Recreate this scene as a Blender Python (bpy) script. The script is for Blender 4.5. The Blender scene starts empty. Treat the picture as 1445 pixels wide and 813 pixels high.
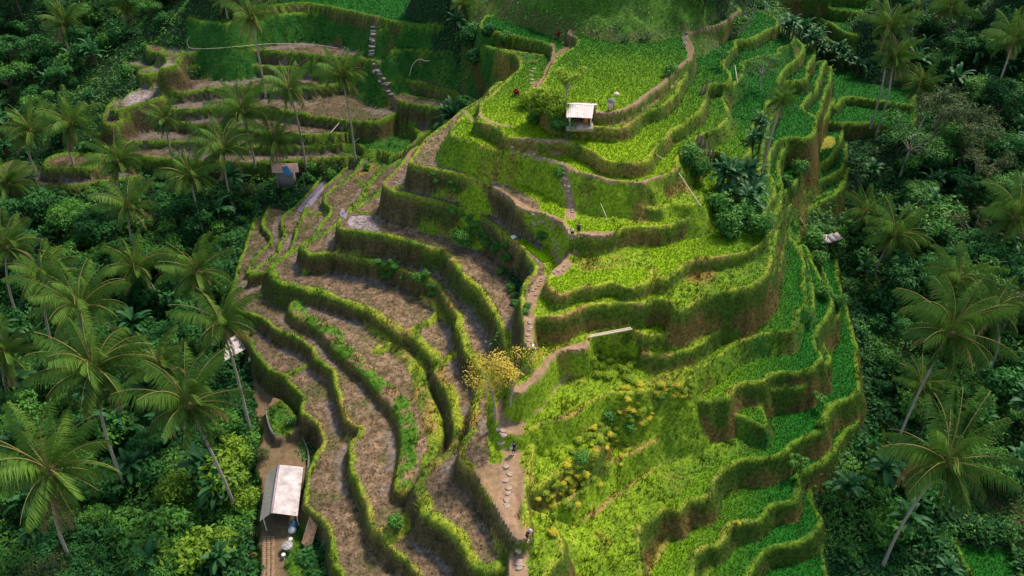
import bpy, math, random
import numpy as np
from mathutils import Vector, Matrix

random.seed(7)
RNG = np.random.default_rng(11)
scene = bpy.context.scene
COL = scene.collection
R = math.radians

# ------------------------------------------------------------------ camera
CAMZ = 62.0
PITCH = R(36.0)
FPX = 1124.0
W0, H0 = 1445.0, 813.0

def ray(px, py):
    u = px - W0 / 2
    v = H0 / 2 - py
    return (u, FPX * math.cos(PITCH) + v * math.sin(PITCH), -FPX * math.sin(PITCH) + v * math.cos(PITCH))

def at(px, py, z):
    """world point at height z that lies along the surveyed direction px, py"""
    dx, dy, dz = ray(px, py)
    t = (z - CAMZ) / dz
    return (dx * t, dy * t)

def to_px(x, y, z):
    c, s = math.cos(PITCH), math.sin(PITCH)
    dz = z - CAMZ
    f = y * c - dz * s
    v = y * s + dz * c
    return (W0 / 2 + FPX * x / f, H0 / 2 - FPX * v / f)

# ------------------------------------------------------------------ terraces
# every terrace: name, level z, slope of its bank, bund width, bund height, rim as surveyed points, closing points uphill (with their own z)
SP = [(880, 60, 24), (770, 128, 22.8), (715, 178, 21), (760, 228, 19.8), (800, 300, 17), (788, 352, 15.2), (765, 420, 13.3),
      (748, 470, 12.5), (742, 520, 10.5), (716, 600, 7.6), (715, 680, 6.4)]
T = []
def terr(name, z, rim, close, slope=4.2, bw=.52, bh=.2):
    T.append(dict(name=name, z=z, rim=rim, close=close, slope=slope, bw=bw, bh=bh))

# -- far amphitheatre on the left
BK = [(760, -30, 24), (150, -30, 21)]
terr('amph', 20.5, [(330, 14), (380, 8), (430, 5), (480, 13), (520, 22), (563, 32), (610, 36), (653, 38), (720, 30)], [(760, -40, 24), (330, -60, 22)], bw=.5)
terr('amph', 19, [(262, 18), (274, 30), (319, 34), (340, 30), (365, 25), (432, 20), (480, 25), (515, 33), (528, 38), (540, 43), (580, 45), (616, 49), (646, 53), (690, 60), (730, 60)], [(760, -20, 24), (280, -60, 22)], slope=1.25, bw=1.2)
terr('slope', 17, [(548, 74), (580, 70), (615, 73), (645, 80), (672, 90), (692, 102)], [(712, 70, 21), (660, 50, 19), (560, 44, 19)], slope=1.3, bw=.3, bh=.1)
terr('amph', 15, [(222, 66), (244, 78), (299, 72), (359, 71), (432, 76), (465, 80), (520, 85), (540, 91), (580, 89), (630, 95), (646, 103), (670, 112), (693, 122), (720, 104)], [(740, 60, 22), (640, 20, 20), (320, 10, 20), (240, 30, 18)], bw=.5)
terr('amph', 15, [(205, 64), (209, 72), (229, 77), (233, 88), (222, 99), (250, 92)], [(260, 60, 16), (225, 55, 16)], bw=.5)
terr('amph', 13, [(190, 100), (204, 106), (266, 96), (336, 90), (352, 93), (432, 96), (500, 97), (528, 101), (548, 118), (570, 114), (613, 122), (640, 130), (663, 142), (700, 118)], [(740, 70, 21), (640, 30, 19), (300, 20, 19)], bw=.5)
terr('amph', 13, [(170, 84), (176, 90), (195, 95), (212, 98), (206, 108), (240, 100)], [(250, 70, 16), (205, 66, 15)], bw=.5)
terr('amph', 11.3, [(190, 116), (198, 119), (222, 128), (246, 131), (300, 126), (360, 122), (430, 125), (493, 116), (530, 113), (545, 122), (560, 142), (600, 150), (630, 152), (655, 152), (690, 128)], [(700, 80, 20), (300, 30, 18)], bw=.5)
terr('amph', 11, [(128, 112), (138, 111), (160, 112), (186, 111), (199, 118), (192, 127), (178, 134), (165, 146), (152, 156)], [(165, 166, 10), (230, 130, 12), (240, 80, 15), (180, 80, 14)], bw=.5)
terr('amph', 9.6, [(110, 130), (125, 128), (150, 131), (160, 140), (150, 150), (143, 165), (150, 178), (180, 168), (210, 152), (259, 156), (316, 150), (379, 153), (432, 163), (480, 169), (530, 173), (556, 162), (575, 156), (610, 160), (640, 166), (680, 140)], [(700, 80, 20), (300, 40, 17), (150, 90, 14)], bw=.5)
terr('amph', 8, [(135, 190), (166, 184), (213, 172), (290, 178), (360, 186), (440, 192), (497, 187), (520, 179), (546, 172), (575, 178), (588, 189), (584, 202), (566, 212), (600, 190), (640, 165), (660, 152)], [(680, 100, 16), (300, 60, 16), (150, 130, 12)], bw=.8)
terr('amph', 6.6, [(150, 205), (220, 200), (300, 204), (400, 209), (470, 205), (500, 204), (515, 212), (532, 212), (560, 218), (600, 195)], [(620, 150, 12), (300, 100, 14), (180, 150, 11)], bw=.5)
terr('amph', 5.4, [(150, 222), (250, 225), (350, 230), (430, 226), (480, 222), (500, 224), (520, 225), (545, 226)], [(600, 180, 10), (300, 130, 12), (170, 180, 9)], bw=.5)
terr('leftfar', 5, [(63, 224), (62, 237), (90, 240), (125, 238), (150, 225)], [(150, 205, 6), (80, 208, 6)], bw=1.2)
terr('leftfar', 3.2, [(-5, 240), (5, 252), (20, 262), (60, 265), (110, 263), (150, 255), (200, 250)], [(200, 215, 5), (50, 205, 5), (0, 215, 5)], bw=.5)

# -- ridge, plateau and right hand steps
terr('plateau', 24, [(790, -30), (806, 30), (800, 48), (812, 55), (812, 66), (800, 72), (788, 78), (775, 92), (768, 110), (760, 128), (763, 141), (778, 156), (796, 159), (800, 149), (838, 148), (842, 160), (862, 160), (890, 152), (915, 135), (938, 118), (949, 105), (966, 92), (976, 84), (977, 62), (973, 50)],
     [(1000, 40, 24), (1020, 34, 24), (1048, 16, 24), (1030, -30, 26)], bw=.5)
terr('shoulder', 22.7, [(684, 22), (676, 36), (684, 44), (700, 47), (722, 51), (760, 59), (776, 66), (779, 77), (769, 100), (756, 120), (760, 145), (775, 165), (800, 176), (837, 181), (872, 183), (895, 173), (908, 160), (932, 153), (952, 136), (962, 118)],
     [(980, 90, 23), (900, 60, 24), (790, 20, 24), (720, 10, 24)], bw=.5)
terr('shoulder', 21.3, [(672, 62), (693, 70), (726, 80), (730, 96), (713, 113), (693, 133), (677, 146), (675, 163), (669, 171), (680, 175), (693, 179), (706, 188), (719, 196), (760, 199), (789, 199), (805, 202), (821, 210), (837, 218), (851, 228), (867, 231), (901, 232), (920, 222), (923, 214), (940, 200), (948, 186), (966, 177), (985, 161), (997, 146), (1000, 121), (1030, 118), (1034, 105), (1022, 90), (1037, 68), (1041, 59), (1064, 54), (1080, 44), (1100, 35), (1085, 20), (1060, 12)],
     [(1040, -10, 24), (880, 60, 24), (740, 60, 22.8)], bw=.5)
terr('shoulder', 19.8, [(700, 118), (682, 138), (655, 160), (636, 180), (637, 193), (652, 196), (666, 200), (680, 206), (693, 212), (713, 215), (740, 217), (764, 223), (797, 235), (813, 245), (833, 251), (863, 259), (900, 262), (914, 259), (932, 251), (957, 240), (962, 224), (978, 206), (1000, 186), (1024, 173), (1030, 158), (1020, 140), (1040, 122), (1052, 98), (1048, 91), (1071, 82), (1101, 76), (1100, 68), (1121, 59), (1112, 45)],
     [(1060, 10, 22), (880, 60, 24), (720, 90, 22)], slope=1.7, bw=.5)
terr('rightstep', 18, [(985, 240), (1000, 222), (1008, 215), (1030, 226), (1048, 231), (1060, 215), (1062, 190), (1072, 168), (1085, 148), (1100, 130), (1100, 112), (1110, 97), (1125, 83), (1136, 68), (1125, 55)],
     [(1090, 40, 21), (1000, 100, 21), (950, 170, 20.5)], bw=.5)
terr('slope', 17.6, [(850, 288), (880, 284), (905, 292), (930, 297), (952, 289), (980, 289), (990, 275)], [(960, 245, 19), (850, 255, 19)], slope=1.4, bw=.3, bh=.1)
terr('mid', 16.5, [(714, 110), (682, 136), (640, 163), (607, 190), (589, 208), (575, 230), (583, 235), (606, 238), (620, 241), (640, 245), (660, 251), (680, 258), (696, 265), (708, 272), (720, 280), (732, 293), (744, 299), (768, 304), (788, 314), (797, 325), (803, 334), (821, 332), (845, 334), (860, 332), (880, 326), (900, 323), (940, 321), (966, 313), (980, 304), (992, 297), (1003, 282), (1030, 264), (1052, 252), (1075, 240), (1080, 205), (1088, 172), (1100, 145), (1102, 120), (1120, 115), (1137, 112), (1142, 92), (1152, 76), (1140, 62)],
     [(1090, 40, 21), (880, 60, 24), (760, 100, 22)], bw=.5)
terr('low', 14.5, [(806, 345), (800, 360), (790, 373), (774, 390), (770, 400), (777, 413), (791, 420), (811, 411), (824, 408), (837, 408), (861, 401), (872, 403), (883, 408), (910, 403), (925, 394), (922, 382), (926, 394), (946, 396), (964, 380), (990, 368), (1010, 365), (1040, 360), (1072, 349), (1086, 330), (1082, 300), (1095, 265), (1088, 240), (1094, 205), (1115, 195), (1135, 197), (1150, 186), (1152, 166), (1134, 150), (1152, 126), (1161, 103), (1166, 86)],
     [(1090, 40, 21), (880, 60, 24), (800, 300, 17)], bw=.5)
terr('mid', 13.2, [(606, 197), (580, 211), (566, 230), (552, 246), (541, 258), (541, 264), (553, 271), (581, 277), (600, 281), (620, 287), (644, 294), (672, 300), (686, 312), (708, 329), (732, 349), (748, 366), (754, 382), (745, 392), (738, 402), (735, 420), (738, 450), (741, 478), (747, 492), (753, 472), (755, 450), (768, 451), (793, 450), (811, 442), (837, 433), (861, 431), (881, 429), (910, 430), (924, 426), (944, 429), (956, 442), (985, 426), (1010, 416), (1035, 412), (1060, 404), (1084, 386), (1091, 350), (1090, 330), (1098, 300), (1106, 262), (1102, 240), (1106, 215), (1122, 206), (1138, 200), (1150, 186), (1157, 162), (1164, 135), (1173, 114), (1173, 94)],
     [(1090, 40, 21), (880, 60, 24), (700, 150, 21)], bw=.5)
terr('low', 10.6, [(735, 500), (728, 530), (722, 556), (732, 556), (748, 546), (766, 528), (777, 512), (791, 498), (812, 496), (831, 493), (834, 483), (840, 472), (862, 469), (888, 465), (893, 469), (904, 474), (916, 477), (940, 474), (968, 468), (992, 454), (1002, 444), (1012, 438), (1028, 430), (1044, 428), (1059, 420), (1074, 410), (1087, 399), (1098, 378), (1100, 345), (1104, 310), (1112, 270), (1124, 262), (1132, 242), (1140, 222), (1145, 202), (1156, 182), (1168, 162), (1178, 140)],
     [(1150, 60, 18), (880, 60, 24), (760, 300, 17)], bw=.5)
terr('slope', 9.2, [(905, 500), (935, 504), (966, 497), (985, 488), (1000, 477), (1018, 464), (1040, 460), (1062, 448), (1084, 432)], [(1080, 400, 10.6), (1000, 440, 10.6), (905, 480, 10.6)], slope=2.5, bw=.3, bh=.12)
terr('slope', 4.3, [(1040, 560), (1070, 556), (1100, 548), (1130, 546), (1158, 530)], [(1160, 508, 5.6), (1100, 525, 5.6), (1040, 540, 5.6)], slope=2.5, bw=.3, bh=.12)
terr('slope', 11.9, [(1040, 416), (1062, 410), (1086, 393), (1095, 366), (1097, 335), (1102, 303), (1110, 266)], [(1090, 262, 13.2), (1080, 330, 13.2), (1060, 398, 13.2)], slope=3, bw=.35, bh=.12)
terr('slope', 9.0, [(1066, 430), (1080, 420), (1095, 402), (1103, 380), (1106, 345), (1112, 310), (1121, 278)], [(1108, 285, 10.6), (1090, 385, 10.6), (1060, 410, 10.6)], slope=3, bw=.35, bh=.12)
terr('slope', 6.6, [(1118, 476), (1130, 466), (1135, 450), (1151, 439), (1149, 415), (1143, 390), (1138, 365), (1130, 345)], [(1120, 350, 7.6), (1125, 440, 7.6)], slope=3, bw=.35, bh=.12)
terr('slope', 3.7, [(1140, 530), (1160, 522), (1174, 508), (1166, 482), (1172, 462), (1184, 442), (1178, 420), (1168, 398), (1160, 375), (1148, 350)], [(1138, 350, 5.6), (1150, 480, 5.6), (1120, 520, 5.6)], slope=3, bw=.35, bh=.12)
terr('left', 9.3, [(592, 208), (567, 226), (556, 240), (545, 253), (533, 270), (517, 280), (493, 298), (480, 306), (475, 315), (477, 324), (500, 329), (526, 332), (540, 332), (560, 337), (580, 343), (604, 351), (626, 361), (646, 386), (660, 398), (676, 411), (685, 426), (693, 443), (709, 476), (718, 494), (726, 512), (724, 535), (716, 556)],
     [(735, 520, 10.6), (760, 420, 13.2), (760, 300, 16.5), (650, 200, 18)], bw=.8)
terr('low', 7.6, [(700, 556), (697, 580), (701, 600), (712, 614), (726, 618), (742, 612), (765, 600), (790, 592), (820, 582), (855, 562), (890, 556), (930, 549), (960, 545), (979, 535), (990, 526), (1000, 516), (1020, 499), (1030, 490), (1040, 486), (1062, 478), (1100, 471), (1122, 468), (1128, 446), (1145, 436), (1142, 415), (1136, 390), (1131, 365), (1124, 345), (1116, 335), (1120, 305), (1126, 284), (1136, 266), (1150, 250), (1160, 232), (1170, 215)],
     [(1170, 120, 12), (900, 100, 24), (740, 480, 12)], slope=1.6, bw=.5)
terr('left', 6.4, [(577, 213), (555, 229), (534, 240), (524, 253), (511, 272), (498, 286), (484, 300), (470, 317), (448, 333), (430, 342), (422, 348), (428, 359), (445, 361), (460, 361), (490, 364), (520, 370), (540, 373), (560, 378), (591, 392), (604, 398), (617, 408), (629, 426), (645, 447), (643, 460), (649, 482), (652, 496), (668, 514), (680, 533), (675, 548), (668, 568), (660, 586), (659, 606), (652, 622), (645, 641), (650, 656), (672, 676), (686, 698), (704, 730), (716, 748), (726, 762), (738, 765), (747, 750), (748, 725), (744, 700), (748, 680), (752, 660), (756, 630)],
     [(735, 600, 7.6), (722, 560, 9), (735, 500, 12), (760, 400, 13), (650, 250, 14)], bw=.8)
terr('right', 5.6, [(748, 700), (770, 685), (800, 665), (828, 650), (846, 632), (853, 612), (856, 594), (866, 580), (881, 573), (910, 577), (950, 574), (967, 561), (984, 566), (996, 572), (1016, 568), (1028, 568), (1034, 558), (1038, 548), (1046, 543), (1060, 541), (1077, 540), (1093, 530), (1121, 527), (1147, 522), (1156, 514), (1166, 508), (1164, 501), (1155, 492), (1153, 480), (1159, 467), (1168, 451), (1176, 440), (1171, 420), (1160, 400), (1152, 380), (1140, 352), (1130, 335), (1132, 310), (1150, 290), (1180, 275), (1192, 250), (1200, 215)],
     [(1180, 150, 11), (900, 100, 24), (735, 560, 9)], slope=2.4, bw=.5)
terr('path', 4.8, [(715, 752), (722, 790), (724, 850), (756, 850), (772, 804), (787, 788), (786, 768), (780, 745), (772, 728)], [(745, 700, 6), (725, 700, 6)], slope=2, bw=.4, bh=.1)
terr('right', 3.4, [(760, 740), (776, 724), (800, 715), (822, 700), (836, 682), (852, 664), (880, 645), (905, 633), (930, 620), (960, 608), (990, 594), (1006, 589), (1020, 588), (1040, 589), (1056, 592), (1070, 599), (1081, 605), (1082, 596), (1072, 580), (1071, 570), (1077, 563), (1066, 552), (1058, 545)],
     [(1050, 520, 6), (880, 540, 7), (750, 660, 6)], slope=1.5, bw=.5)
terr('path', 3.0, [(755, 860), (775, 806), (792, 788), (808, 772), (803, 745), (790, 730), (778, 738)], [(760, 720, 5), (740, 860, 4.8)], slope=1.3, bw=.2, bh=.05)
terr('right', 1.6, [(1208, 480), (1212, 520), (1215, 550), (1200, 563), (1190, 568), (1176, 578), (1167, 590), (1163, 608), (1141, 618), (1121, 630), (1112, 642), (1081, 652), (1057, 652), (1044, 654), (1030, 660), (1016, 672), (1010, 682), (1005, 700), (990, 708), (973, 707), (967, 714), (960, 724), (948, 721), (936, 722), (920, 730), (904, 746), (899, 768), (903, 813), (905, 870)],
     [(770, 870, 3), (800, 720, 4), (1050, 540, 6), (1150, 450, 8), (1120, 300, 9), (1182, 255, 6), (1194, 300, 3), (1186, 345, 2), (1184, 390, 2), (1192, 420, 2), (1204, 450, 2)], slope=2.4, bw=.5)
terr('right', -1, [(1212, 595), (1200, 606), (1188, 621), (1175, 644), (1160, 656), (1148, 664), (1131, 678), (1133, 690), (1128, 698), (1124, 710), (1110, 712), (1097, 712), (1085, 720), (1075, 733), (1064, 739), (1053, 740), (1036, 744), (1026, 752), (1022, 766), (1012, 772), (1000, 774), (986, 784), (980, 800), (974, 818), (968, 870)],
     [(880, 870, 2), (980, 640, 3), (1120, 560, 5), (1200, 520, 2)], slope=2.6, bw=.5)
terr('right', -3, [(1212, 624), (1200, 640), (1186, 655), (1172, 668), (1150, 690), (1150, 712), (1160, 728), (1161, 742), (1155, 751), (1145, 763), (1134, 768), (1121, 770), (1091, 776), (1080, 781), (1071, 788), (1064, 802), (1056, 822), (1048, 870)],
     [(960, 870, 0), (1040, 680, 1), (1170, 600, 1)], slope=2.6, bw=.5)
terr('right', -2.6, [(1184, 602), (1190, 625), (1215, 625), (1240, 632), (1253, 641), (1252, 618), (1244, 592)], [(1215, 580, -1)], bw=.5)
terr('right', -5, [(1170, 748), (1163, 775), (1168, 813), (1170, 870)], [(1030, 870, -2), (1080, 720, 0), (1150, 700, -2)], bw=.5)

# -- broad left hand terraces
terr('left', 4, [(420, 350), (395, 362), (378, 376), (379, 388), (392, 399), (408, 406), (426, 410), (434, 414), (444, 414), (468, 421), (496, 432), (520, 441), (534, 452), (550, 464), (566, 476), (580, 476), (589, 484), (599, 497), (608, 508), (611, 526), (622, 546), (632, 558), (638, 576), (638, 602), (634, 624), (622, 642), (604, 655), (594, 672), (584, 682), (583, 692), (590, 708), (592, 726), (607, 736), (630, 750), (644, 760), (652, 773), (660, 790), (670, 806), (684, 812), (705, 806), (725, 800)],
     [(720, 770, 5), (700, 700, 6.4), (665, 640, 6.4), (700, 500, 9), (620, 380, 9), (500, 310, 9)], slope=2.8, bw=1.0, bh=.25)
terr('upleft', 5.2, [(572, 218), (533, 219), (520, 222), (508, 227), (494, 250), (468, 268), (458, 274), (454, 283), (462, 294), (458, 306), (452, 314), (440, 333), (425, 348)], [(470, 318, 6.4), (530, 260, 8), (600, 200, 10)], bw=.55)
terr('upleft', 3.9, [(510, 216), (486, 236), (478, 246), (465, 257), (452, 265), (438, 280), (428, 294), (424, 305), (420, 314), (414, 333), (409, 350), (398, 364)], [(430, 345, 5), (480, 290, 6), (530, 230, 7)], bw=.55)
terr('upleft', 2.7, [(470, 225), (445, 258), (430, 275), (416, 290), (400, 302), (396, 310), (395, 322), (399, 332), (391, 345), (390, 356), (374, 368), (360, 378), (350, 391)], [(392, 368, 4), (430, 330, 5), (480, 270, 6), (530, 215, 7)], bw=.55)
terr('upleft', 1.9, [(440, 240), (405, 270), (388, 282), (376, 295), (369, 308), (369, 320), (376, 330), (380, 340), (366, 354), (352, 372), (345, 388)], [(380, 372, 3), (440, 300, 4), (490, 250, 5), (500, 215, 6)], bw=.55)
terr('left', 2.4, [(428, 400), (412, 422), (407, 438), (424, 452), (452, 468), (468, 488), (483, 502), (498, 516), (518, 536), (534, 554), (552, 580), (562, 602), (567, 626), (565, 652), (561, 690), (568, 697), (580, 692), (592, 700)],
     [(610, 660, 4), (625, 600, 4), (600, 500, 4), (500, 410, 4.5)], slope=2.2, bw=1.7, bh=.35)
terr('left', 1.2, [(410, 250), (388, 268), (370, 288), (356, 310), (352, 330), (346, 345), (336, 372), (328, 400), (325, 425), (335, 440), (354, 445), (376, 454), (392, 466), (416, 478), (438, 491), (444, 504), (458, 516), (466, 522), (472, 532), (475, 550), (480, 574), (488, 594), (506, 608), (504, 616), (492, 624), (494, 650), (494, 668), (510, 690), (516, 710), (518, 730), (524, 754), (540, 766), (560, 786), (590, 813), (625, 850)],
     [(690, 860, 4), (600, 600, 4), (500, 400, 5), (450, 280, 4), (490, 230, 6)], slope=3, bw=.5)
terr('left', -.5, [(318, 440), (322, 455), (332, 467), (352, 487), (372, 514), (384, 527), (398, 533), (410, 545), (420, 553), (427, 566), (425, 582), (440, 594), (449, 606), (454, 624), (447, 640), (439, 655), (430, 690), (432, 712), (441, 722), (454, 731), (464, 746), (468, 774), (470, 798), (480, 813), (500, 850)],
     [(620, 860, 1), (540, 620, 2), (420, 420, 3), (350, 380, 2)], slope=3, bw=.5)
terr('yard', -2.3, [(374, 578), (388, 617), (404, 612), (419, 607), (412, 580), (400, 565)], [(385, 560, -2)], slope=6, bw=.25, bh=.08)
terr('yard', -3.4, [(358, 520), (360, 570), (372, 610), (368, 640), (366, 700), (367, 760), (372, 813), (375, 870)], [(500, 860, -.5), (440, 660, -.5), (430, 570, -.5), (380, 520, -.5), (350, 480, -1)], slope=1.5, bw=.1, bh=.0)

# -- valley fields and terraces behind, right
terr('valley', 10.6, [(1172, 100), (1160, 140), (1157, 149), (1180, 150), (1187, 141), (1200, 138), (1228, 141), (1290, 150)], [(1300, 110, 11), (1200, 92, 11), (1180, 84, 12)], bw=.5)
terr('valley', 9.4, [(1152, 160), (1152, 167), (1170, 172), (1190, 174), (1230, 175), (1290, 185)], [(1300, 130, 10), (1160, 130, 10)], bw=.5)
terr('valley', 8.2, [(1140, 222), (1150, 231), (1160, 232), (1172, 224), (1182, 210), (1190, 186)], [(1160, 160, 9), (1120, 190, 10)], bw=.5)
terr('valley', 6.9, [(1110, 268), (1130, 266), (1155, 257), (1178, 247), (1192, 235), (1196, 205)], [(1180, 180, 8), (1110, 215, 9)], bw=.5)
terr('valley', 5.6, [(1108, 300), (1116, 290), (1135, 285), (1160, 277), (1190, 264), (1200, 235)], [(1180, 210, 7), (1110, 240, 8)], bw=.5)
terr('valley', 4.2, [(1116, 345), (1128, 350), (1130, 312), (1150, 298), (1180, 286), (1196, 270)], [(1185, 240, 6), (1110, 270, 7)], bw=.5)
for (z, rim) in [(12, [(1060, 52), (1110, 50), (1140, 54), (1170, 72), (1200, 85), (1235, 95), (1290, 100)]),
                 (13.4, [(1060, 12), (1074, 15), (1090, 24), (1111, 34), (1140, 45), (1161, 54), (1192, 66), (1225, 71), (1290, 76)]),
                 (15.3, [(1075, -8), (1091, 1), (1121, 17), (1158, 27), (1175, 36), (1195, 47), (1235, 55), (1290, 60)]),
                 (17.2, [(1100, -20), (1138, 1), (1160, 7), (1175, 13), (1205, 16), (1239, 21), (1300, 25)]),
                 (19, [(1170, -22), (1200, -6), (1240, -2), (1300, 2)])]:
    terr('farright', z, rim, [(1300, -70, z + 8), (1090, -70, z + 8)], bw=.5)
terr('farfield', -6.2, [(1350, 745), (1348, 775), (1370, 813), (1400, 870)], [(1500, 870, -6), (1500, 735, -6), (1440, 722, -6), (1395, 718, -6)], bw=.5)

# ground under everything that is not terraced
BASE = [(-150, 900, -8), (0, 813, -7), (150, 813, -6), (300, 813, -4.6), (360, 813, -4), (0, 600, -6.5), (200, 600, -6), (300, 600, -4.6), (350, 640, -4.2), (345, 500, -3.4), (0, 450, -4), (200, 450, -4), (300, 440, -2.5), (330, 390, -.5), (345, 335, .8),
        (0, 300, .5), (100, 290, 1), (200, 300, 0), (300, 300, 1), (0, 235, 2.4), (60, 275, 2.3), (130, 275, 2.2), (350, 260, 2.5), (395, 245, 3), (430, 238, 3.6), (0, 180, 4.5), (60, 190, 5), (110, 160, 8), (90, 120, 10), (0, 60, 12), (100, 60, 13), (160, 70, 14), (195, 55, 15.5), (240, 30, 18), (260, 0, 20), (300, -10, 21), (100, 0, 17), (0, 0, 16), (0, -100, 30), (300, -100, 32), (600, -25, 22), (600, -100, 34), (500, -5, 20.5),
        (1180, 813, -6.5), (1300, 813, -6.3), (1445, 813, -6), (1185, 770, -5.5), (1190, 700, -4.5), (1300, 700, -5.5), (1445, 700, -5), (1260, 630, -3.4), (1260, 580, -2.6), (1350, 600, -3.5), (1445, 600, -3), (1225, 540, -1), (1180, 400, -.5), (1190, 480, -1), (1300, 500, -1), (1445, 500, 0), (1224, 470, .6), (1220, 400, 1), (1320, 400, 2), (1445, 400, 3),
        (1208, 340, 1.2), (1210, 290, 3), (1300, 300, 5), (1445, 300, 6), (1210, 230, 6.4), (1210, 190, 7.2), (1300, 200, 9), (1445, 200, 10), (1285, 150, 9.4), (1350, 100, 12.5), (1445, 100, 14), (1300, 60, 12.5), (1340, 0, 16.5), (1445, 0, 21), (1600, 300, 8), (1600, 700, -3), (1300, -100, 33), (1500, -100, 34),
        (1180, 110, 8), (1200, 60, 9), (1150, 20, 10), (1230, 20, 12), (1130, -30, 13), (1230, -40, 17),
        (800, 32, 24.2), (850, 44, 24), (900, 46, 24), (950, 44, 24), (800, 10, 26.5), (850, 14, 27.2), (900, 14, 27.5), (955, 10, 27.5), (1000, 24, 25), (1040, 8, 24.4), (780, -20, 29), (850, -45, 32), (1000, -20, 28), (1000, -80, 34), (850, -120, 38), (650, 12, 20), (600, 20, 19), (690, 8, 23.5), (1060, -10, 23)]

def catmull(pts, closed, step=.5):
    P = np.array(pts, float)
    n = len(P)
    out = []
    rng = range(n if closed else n - 1)
    for i in rng:
        p0 = P[(i - 1) % n] if (closed or i > 0) else P[0]
        p1 = P[i]; p2 = P[(i + 1) % n]
        p3 = P[(i + 2) % n] if (closed or i + 2 < n) else P[n - 1]
        L = np.linalg.norm(p2 - p1)
        k = max(1, int(L / step))
        t = np.arange(k)[:, None] / k
        out.append(.5 * ((2 * p1) + (-p0 + p2) * t + (2 * p0 - 5 * p1 + 4 * p2 - p3) * t ** 2 + (-p0 + 3 * p1 - 3 * p2 + p3) * t ** 3))
    if not closed: out.append(P[-1:])
    return np.concatenate(out)

def axis(lo, hi, fine_lo, fine_hi, s, grow, smax):
    c = list(np.arange(fine_lo, fine_hi, s))
    a, d = c[-1], s
    while a < hi:
        d = min(d * grow, smax); a += d; c.append(a)
    b, d, pre = c[0], s, []
    while b > lo:
        d = min(d * grow, smax); b -= d; pre.append(b)
    return np.array(pre[::-1] + c)

XS = axis(-150, 150, -46, 58, .2, 1.03, .42)
XS = np.concatenate([np.linspace(-420, XS[0] - 8, 24), XS, np.linspace(XS[-1] + 8, 420, 24)])
YS = axis(22, 185, 30, 92, .19, 1.015, .42)
YS = np.concatenate([np.linspace(-60, YS[0] - 4, 14), YS, np.linspace(YS[-1] + 5, 600, 30)])
NX, NY = len(XS), len(YS)
GX, GY = np.meshgrid(XS, YS)
print('grid', NX, NY, NX * NY)

def vnoise(x, y, seed):
    """smooth value noise on arrays"""
    r = np.random.default_rng(seed).random((256, 256))
    xi = np.floor(x).astype(int); yi = np.floor(y).astype(int)
    fx = x - xi; fy = y - yi
    fx = fx * fx * (3 - 2 * fx); fy = fy * fy * (3 - 2 * fy)
    a = r[yi % 256, xi % 256]; b = r[yi % 256, (xi + 1) % 256]
    c = r[(yi + 1) % 256, xi % 256]; d = r[(yi + 1) % 256, (xi + 1) % 256]
    return (a + (b - a) * fx) * (1 - fy) + (c + (d - c) * fx) * fy
def fbm(x, y, sc, seed, o=4):
    v = 0; amp = 1; tot = 0
    for k in range(o):
        v = v + amp * vnoise(x / sc * 2 ** k, y / sc * 2 ** k, seed + k); tot += amp; amp *= .55
    return v / tot

# base surface by radial basis functions
bp = np.array([(*at(a, b, z), z) for a, b, z in BASE])
for t in T:
    for q in t['rim'][::4]:
        if t['name'] in ('left', 'right', 'amph', 'mid', 'low', 'shoulder') and 400 < q[0] < 1125 and not (t['name'] == 'amph' and q[0] > 640) and q[1] > 60 or (t['name'] == 'amph' and 270 < q[0] < 600 and q[1] > 70):
            x, y = at(*q, t['z']); bp = np.vstack([bp, (x, y + 1.5, t['z'] - 3.0)])
        elif t['name'] in ('valley', 'farright') and q[0] > 1140:
            x, y = at(*q, t['z']); bp = np.vstack([bp, (x, y + 1.0, t['z'] - 1.7)])
d = np.linalg.norm(bp[:, None, :2] - bp[None, :, :2], axis=2)
A = np.block([[d + np.eye(len(bp)) * -1.2, np.ones((len(bp), 1))], [np.ones((1, len(bp))), np.zeros((1, 1))]])
wts = np.linalg.solve(A, np.append(bp[:, 2], 0))
Bz = np.full(GX.shape, wts[-1])
for i in range(len(bp)):
    Bz += wts[i] * np.hypot(GX - bp[i, 0], GY - bp[i, 1])
Bz += (fbm(GX, GY, 9, 3) - .5) * 1.6
far = np.clip((GY - 170) / 200, 0, 1); Bz = Bz * (1 - far) + (40 + (fbm(GX, GY, 90, 5) - .5) * 30) * far

WARP = (fbm(GX, GY, 4.2, 21, 3) - .5) * .75 + (fbm(GX, GY, .9, 31, 2) - .5) * .22
BWN = .55 + .9 * fbm(GX, GY, 2.6, 61, 3)
HT = Bz.copy()
OWN = np.full(GX.shape, -1, int)      # terrace that makes the surface here
DIN = np.full(GX.shape, -9.0)         # distance inside that terrace's rim
BELOW = np.zeros(GX.shape)            # depth of a bank below its own rim

def seg_update(D, a, b, Rr):
    i0 = np.searchsorted(XS, min(a[0], b[0]) - Rr); i1 = np.searchsorted(XS, max(a[0], b[0]) + Rr)
    j0 = np.searchsorted(YS, min(a[1], b[1]) - Rr); j1 = np.searchsorted(YS, max(a[1], b[1]) + Rr)
    if i1 <= i0 or j1 <= j0: return
    gx = XS[i0:i1][None, :] - a[0]; gy = YS[j0:j1][:, None] - a[1]
    v = (b[0] - a[0], b[1] - a[1]); L2 = v[0] ** 2 + v[1] ** 2 + 1e-9
    t = np.clip((gx * v[0] + gy * v[1]) / L2, 0, 1)
    dd = (gx - t * v[0]) ** 2 + (gy - t * v[1]) ** 2
    s = D[j0:j1, i0:i1]
    np.minimum(s, dd, out=s)

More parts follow.
